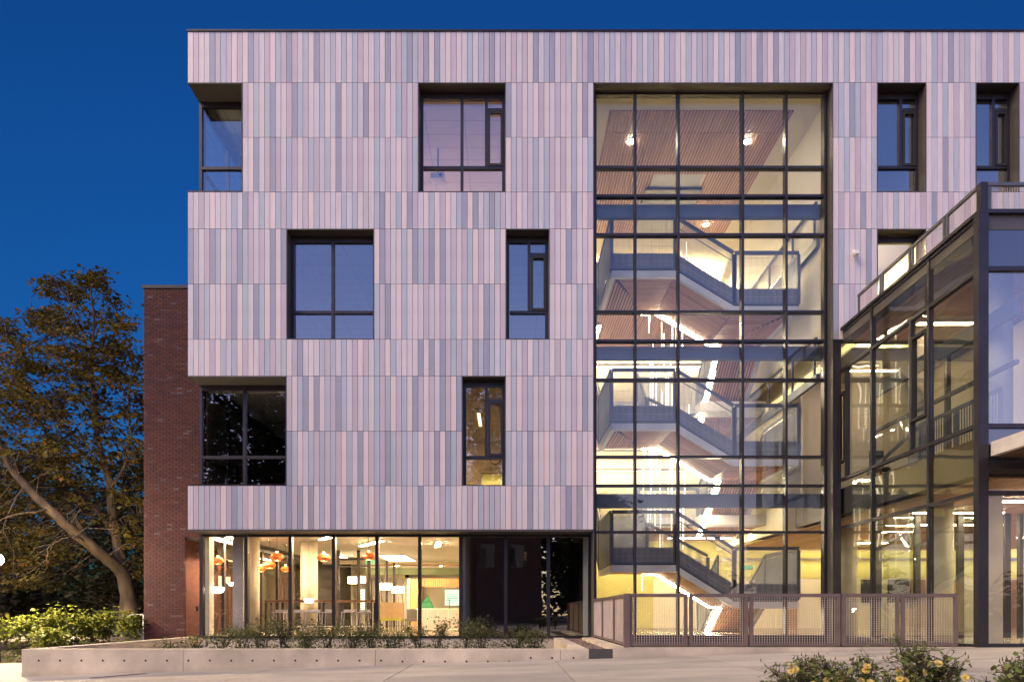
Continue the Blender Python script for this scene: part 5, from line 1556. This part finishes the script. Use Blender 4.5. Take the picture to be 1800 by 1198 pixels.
pc_ = MB(); r = random.Random(19)
for i in range(5200):
    x = r.uniform(PX(370, 16), PX(965, 16)); y = r.uniform(14.4, 19.8)
    leaf(pc_, (x, y, -.36 + .26 * r.random()), .06 * r.uniform(.6, 1.3), r)
o = pc_.build('ground_cover', M['leafpl'], None); o['kind'] = 'stuff'

# rose bushes close to the camera
def rose(px, pyt, Y, wpx, seed, lab, nfl, nst):
    r = random.Random(seed); x0 = PX(px, Y); z0 = zp(x0); zt = PZ(pyt, Y); w = wpx * Y / F / 2
    t = thing('rose_bush', lab, 'rose bush', (x0, Y, z0), 'yellow rose bushes in the foreground')
    s_ = MB(); f = MB(); b_ = MB(); tips = []
    for i in range(nst):
        q = w * r.uniform(-1, 1); qy = w * .6 * r.uniform(-1, 1)
        top = z0 + (zt - z0) * (r.uniform(.80, 1.0) if i else 1.0) * (1 - .12 * abs(q) / w)
        if i == 0: q = w * .25
        b = Vector((x0 + q * .15, Y + qy * .15, z0 - .02)); e_ = Vector((x0 + q, Y + qy, top)); m = b.lerp(e_, .55) + Vector((-q * .15 + r.gauss(0, .02), 0, .03))
        P = smooth_path([b, m, e_], 6); s_.tube(P, [.006 * (1 - .7 * k / (len(P)-1)) for k in range(len(P))], 5, False)
        n = len(P)
        for k in range(n // 3, n):
            for _ in range(5 if k < n * .75 else 4):
                d = Vector((r.gauss(0, .035), r.gauss(0, .035), r.gauss(0, .02))); p = P[k] + d
                s_.tube([P[k], p], [.0018, .001], 3, False)
                for _ in range(2): leaf(f, p + Vector((r.gauss(0, .012), r.gauss(0, .012), r.gauss(0, .01))), r.uniform(.022, .042), r)
        for _ in range(5):
            e2 = e_ + Vector((r.gauss(0, .035), r.gauss(0, .035), r.uniform(-.03, .03))); s_.tube([P[-3], e2], [.002, .001], 3, False)
            b_.lathe([(.0005, -.008), (.0035, -.002), (.0025, .006), (.0003, .014)], e2, 5)
        tips.append(e_)
    s_.build('stem', M['twig'], t); f.build('foliage', M['leafrose'], t); stuff(b_.build('bud', M['bud'], t))
    for i in range(nfl):
        e_ = r.choice(tips); p = Vector((x0 + w * r.uniform(-.9, .9), Y - w * .55 - r.uniform(0, .05), min(e_.z - .01, PZ(max(pyt + 12, 1148) + r.random() ** .7 * 48, Y))))
        fl_ = MB()
        ax = Vector((r.gauss(0, .5), -1.0 + r.gauss(0, .4), r.uniform(.2, 1.2))).normalized()
        rot = Vector((0, 0, 1)).rotation_difference(ax).to_matrix()
        for ring, (n, rad, tilt) in enumerate(((6, .021, .15), (6, .018, .55), (5, .013, .95), (4, .008, 1.25))):
            for k in range(n):
                a = 2 * math.pi * (k + .5 * ring) / n + r.gauss(0, .15)
                tl = tilt + r.gauss(0, .12)
                d = rot @ Vector((math.cos(a) * math.cos(tl), math.sin(a) * math.cos(tl), math.sin(tl))); sd = rot @ Vector((-math.sin(a), math.cos(a), 0)); up_ = rot @ Vector((0, 0, 1))
                rr = rad * r.uniform(.85, 1.12)
                fl_.add([p, p + d * rr * .6 + sd * rr * .55, p + d * rr + sd * rr * .28 + up_ * rr * .15, p + d * rr * .93 + up_ * rr * .05, p + d * rr - sd * rr * .28 + up_ * rr * .15, p + d * rr * .6 - sd * rr * .55], [(0, 1, 2, 3), (0, 3, 4, 5)])
        fl_.build('flower', M['petal'], t)
    return t
rose(1425, 1142, 3.9, 130, 1, 'wide yellow rose bush nearest the gravel strip', 6, 22)
rose(1520, 1146, 3.7, 90, 2, 'low yellow rose bush in the middle of the foreground row', 5, 14)
rose(1605, 1118, 3.6, 130, 3, 'tallest yellow rose bush, one stem reaching above the railing foot', 6, 20)
rose(1725, 1184, 3.6, 34, 4, 'single fading rose sprig between the tall bush and the frame edge', 2, 4)
rose(1800, 1145, 3.5, 110, 5, 'yellow rose bush cut by the frame edge beside the entrance', 4, 18)

# handrail by the garden steps
hr = thing('handrail', 'thin pale metal handrail behind the bright shrubs at the tree trunk', 'handrail', (PX(224, 22.2), 22.2, -.1))
for px in (224, 252):
    o = MB(); x = PX(px, 22.2); o.tube([(x, 22.2, -.2), (x, 22.2, PZ(1080, 22.2))], .02, 6); o.build('post', M['white'], hr)
o = MB(); o.tube([(PX(118, 21.9), 21.9, PZ(1106, 21.9)), (PX(170, 22.1), 22.1, PZ(1092, 22.1)), (PX(224, 22.2), 22.2, PZ(1080, 22.2)), (PX(254, 22.2), 22.2, PZ(1079, 22.2))], .02, 6); o.build('rail', M['white'], hr)

# ---------------------------------------------------------------- street lamps
def lamp(x, y, z0, zg, lab, r=.16, mat='globe'):
    t = thing('street_lamp', lab, 'street lamp', (x, y, z0), 'globe street lamps')
    MB().tube([(x, y, z0), (x, y, z0 + .3), (x, y, z0 + .35), (x, y, zg - r - .1)], [.11, .10, .05, .045], 10).build('post', M['bronze'], t)
    MB().lathe([(.05, -.12), (.11, 0)], (x, y, zg - r * .98), 10).build('collar', M['bronze'], t)
    g_ = MB(); g_.lathe([(r * math.cos(a), r * math.sin(a)) for a in [(-1.2 + 2.4 * i / 8) for i in range(9)]], (x, y, zg), 16); g_.build('globe', M[mat], t, smooth=True)
    MB().lathe([(r * .7, r * .8), (r * .4, r * 1.05), (.02, r * 1.25)], (x, y, zg), 12).build('cap', M['bronze'], t)
lamp(PX(-6, 19.6), 19.6, zp(-15), PZ(983, 19.6), 'glowing globe street lamp at the edge beside the tree', .17)
lamp(-21.5, -12, zp(-21), 3.0, 'globe street lamp across the plaza, mirrored in the corner pane', .2, 'globefar')
lamp(-9.0, -30, zp(-9), 3.0, 'globe street lamp far across the plaza, mirrored in the lounge glass', .2, 'globefar')
lamp(6.5, -60, zp(6), 2.6, 'globe street lamp farthest across the plaza, mirrored in the dark panes', .2, 'globefar')

# ---------------------------------------------------------------- what the glass mirrors: the far side of the plaza
hl = thing('brick_hall', 'long dark brick hall across the plaza, seen mirrored in the ground floor glass', 'building', (-10, -30, zp(-10)))
MB().box(-26, 3.4, -38, -28, zp(-20) - .2, 9.2).build('wall', M['hallbrick'], hl)
MB().box(-26.3, 3.7, -38.3, -27.7, 9.202, 9.6).build('roof', M['soffit'], hl)
for k in range(9):
    for z in (5.2,):
        x = -24.5 + k * 3.1; w = MB().box(x, x + 1.5, -27.99, -27.93, z, z + 2.4).build('window', M['spandrel'], hl)
for i, (x, y, h, rad, lab) in enumerate(((-32, -24, 24, 7.5, 'tall dark tree across the plaza, mirrored in the corner window'), (-22.5, -25, 23, 7, 'broad dark tree across the plaza, mirrored beside the corner window'), (-3, -47, 30, 8, 'tallest dark tree across the plaza, mirrored above the lounge'), (9, -34, 13, 5, 'dark tree across the plaza, mirrored in the foot of the stair window'), (17, -30, 9, 4.5, 'low dark tree across the plaza, mirrored beside the pavilion'), (29, -26, 11, 5, 'dark tree across the plaza, mirrored in the pavilion front'))):
    tree('plaza_tree', lab, (x, y, zp(min(9, x))), h, rad, 420, 80 + i, .62, 'leafdark', base=.12)
wl2 = MB(); r = random.Random(14)
for i in range(4200):
    x = r.uniform(-70, 80); z = 6.5 * r.random() ** 1.4 * (1 + .35 * math.sin(x * .3))
    lobed(wl2, (x, -55 + r.uniform(-4, 4), z - .3), r.uniform(.9, 1.6), r)
o = wl2.build('woods', M['leafdark'], None); o['kind'] = 'stuff'
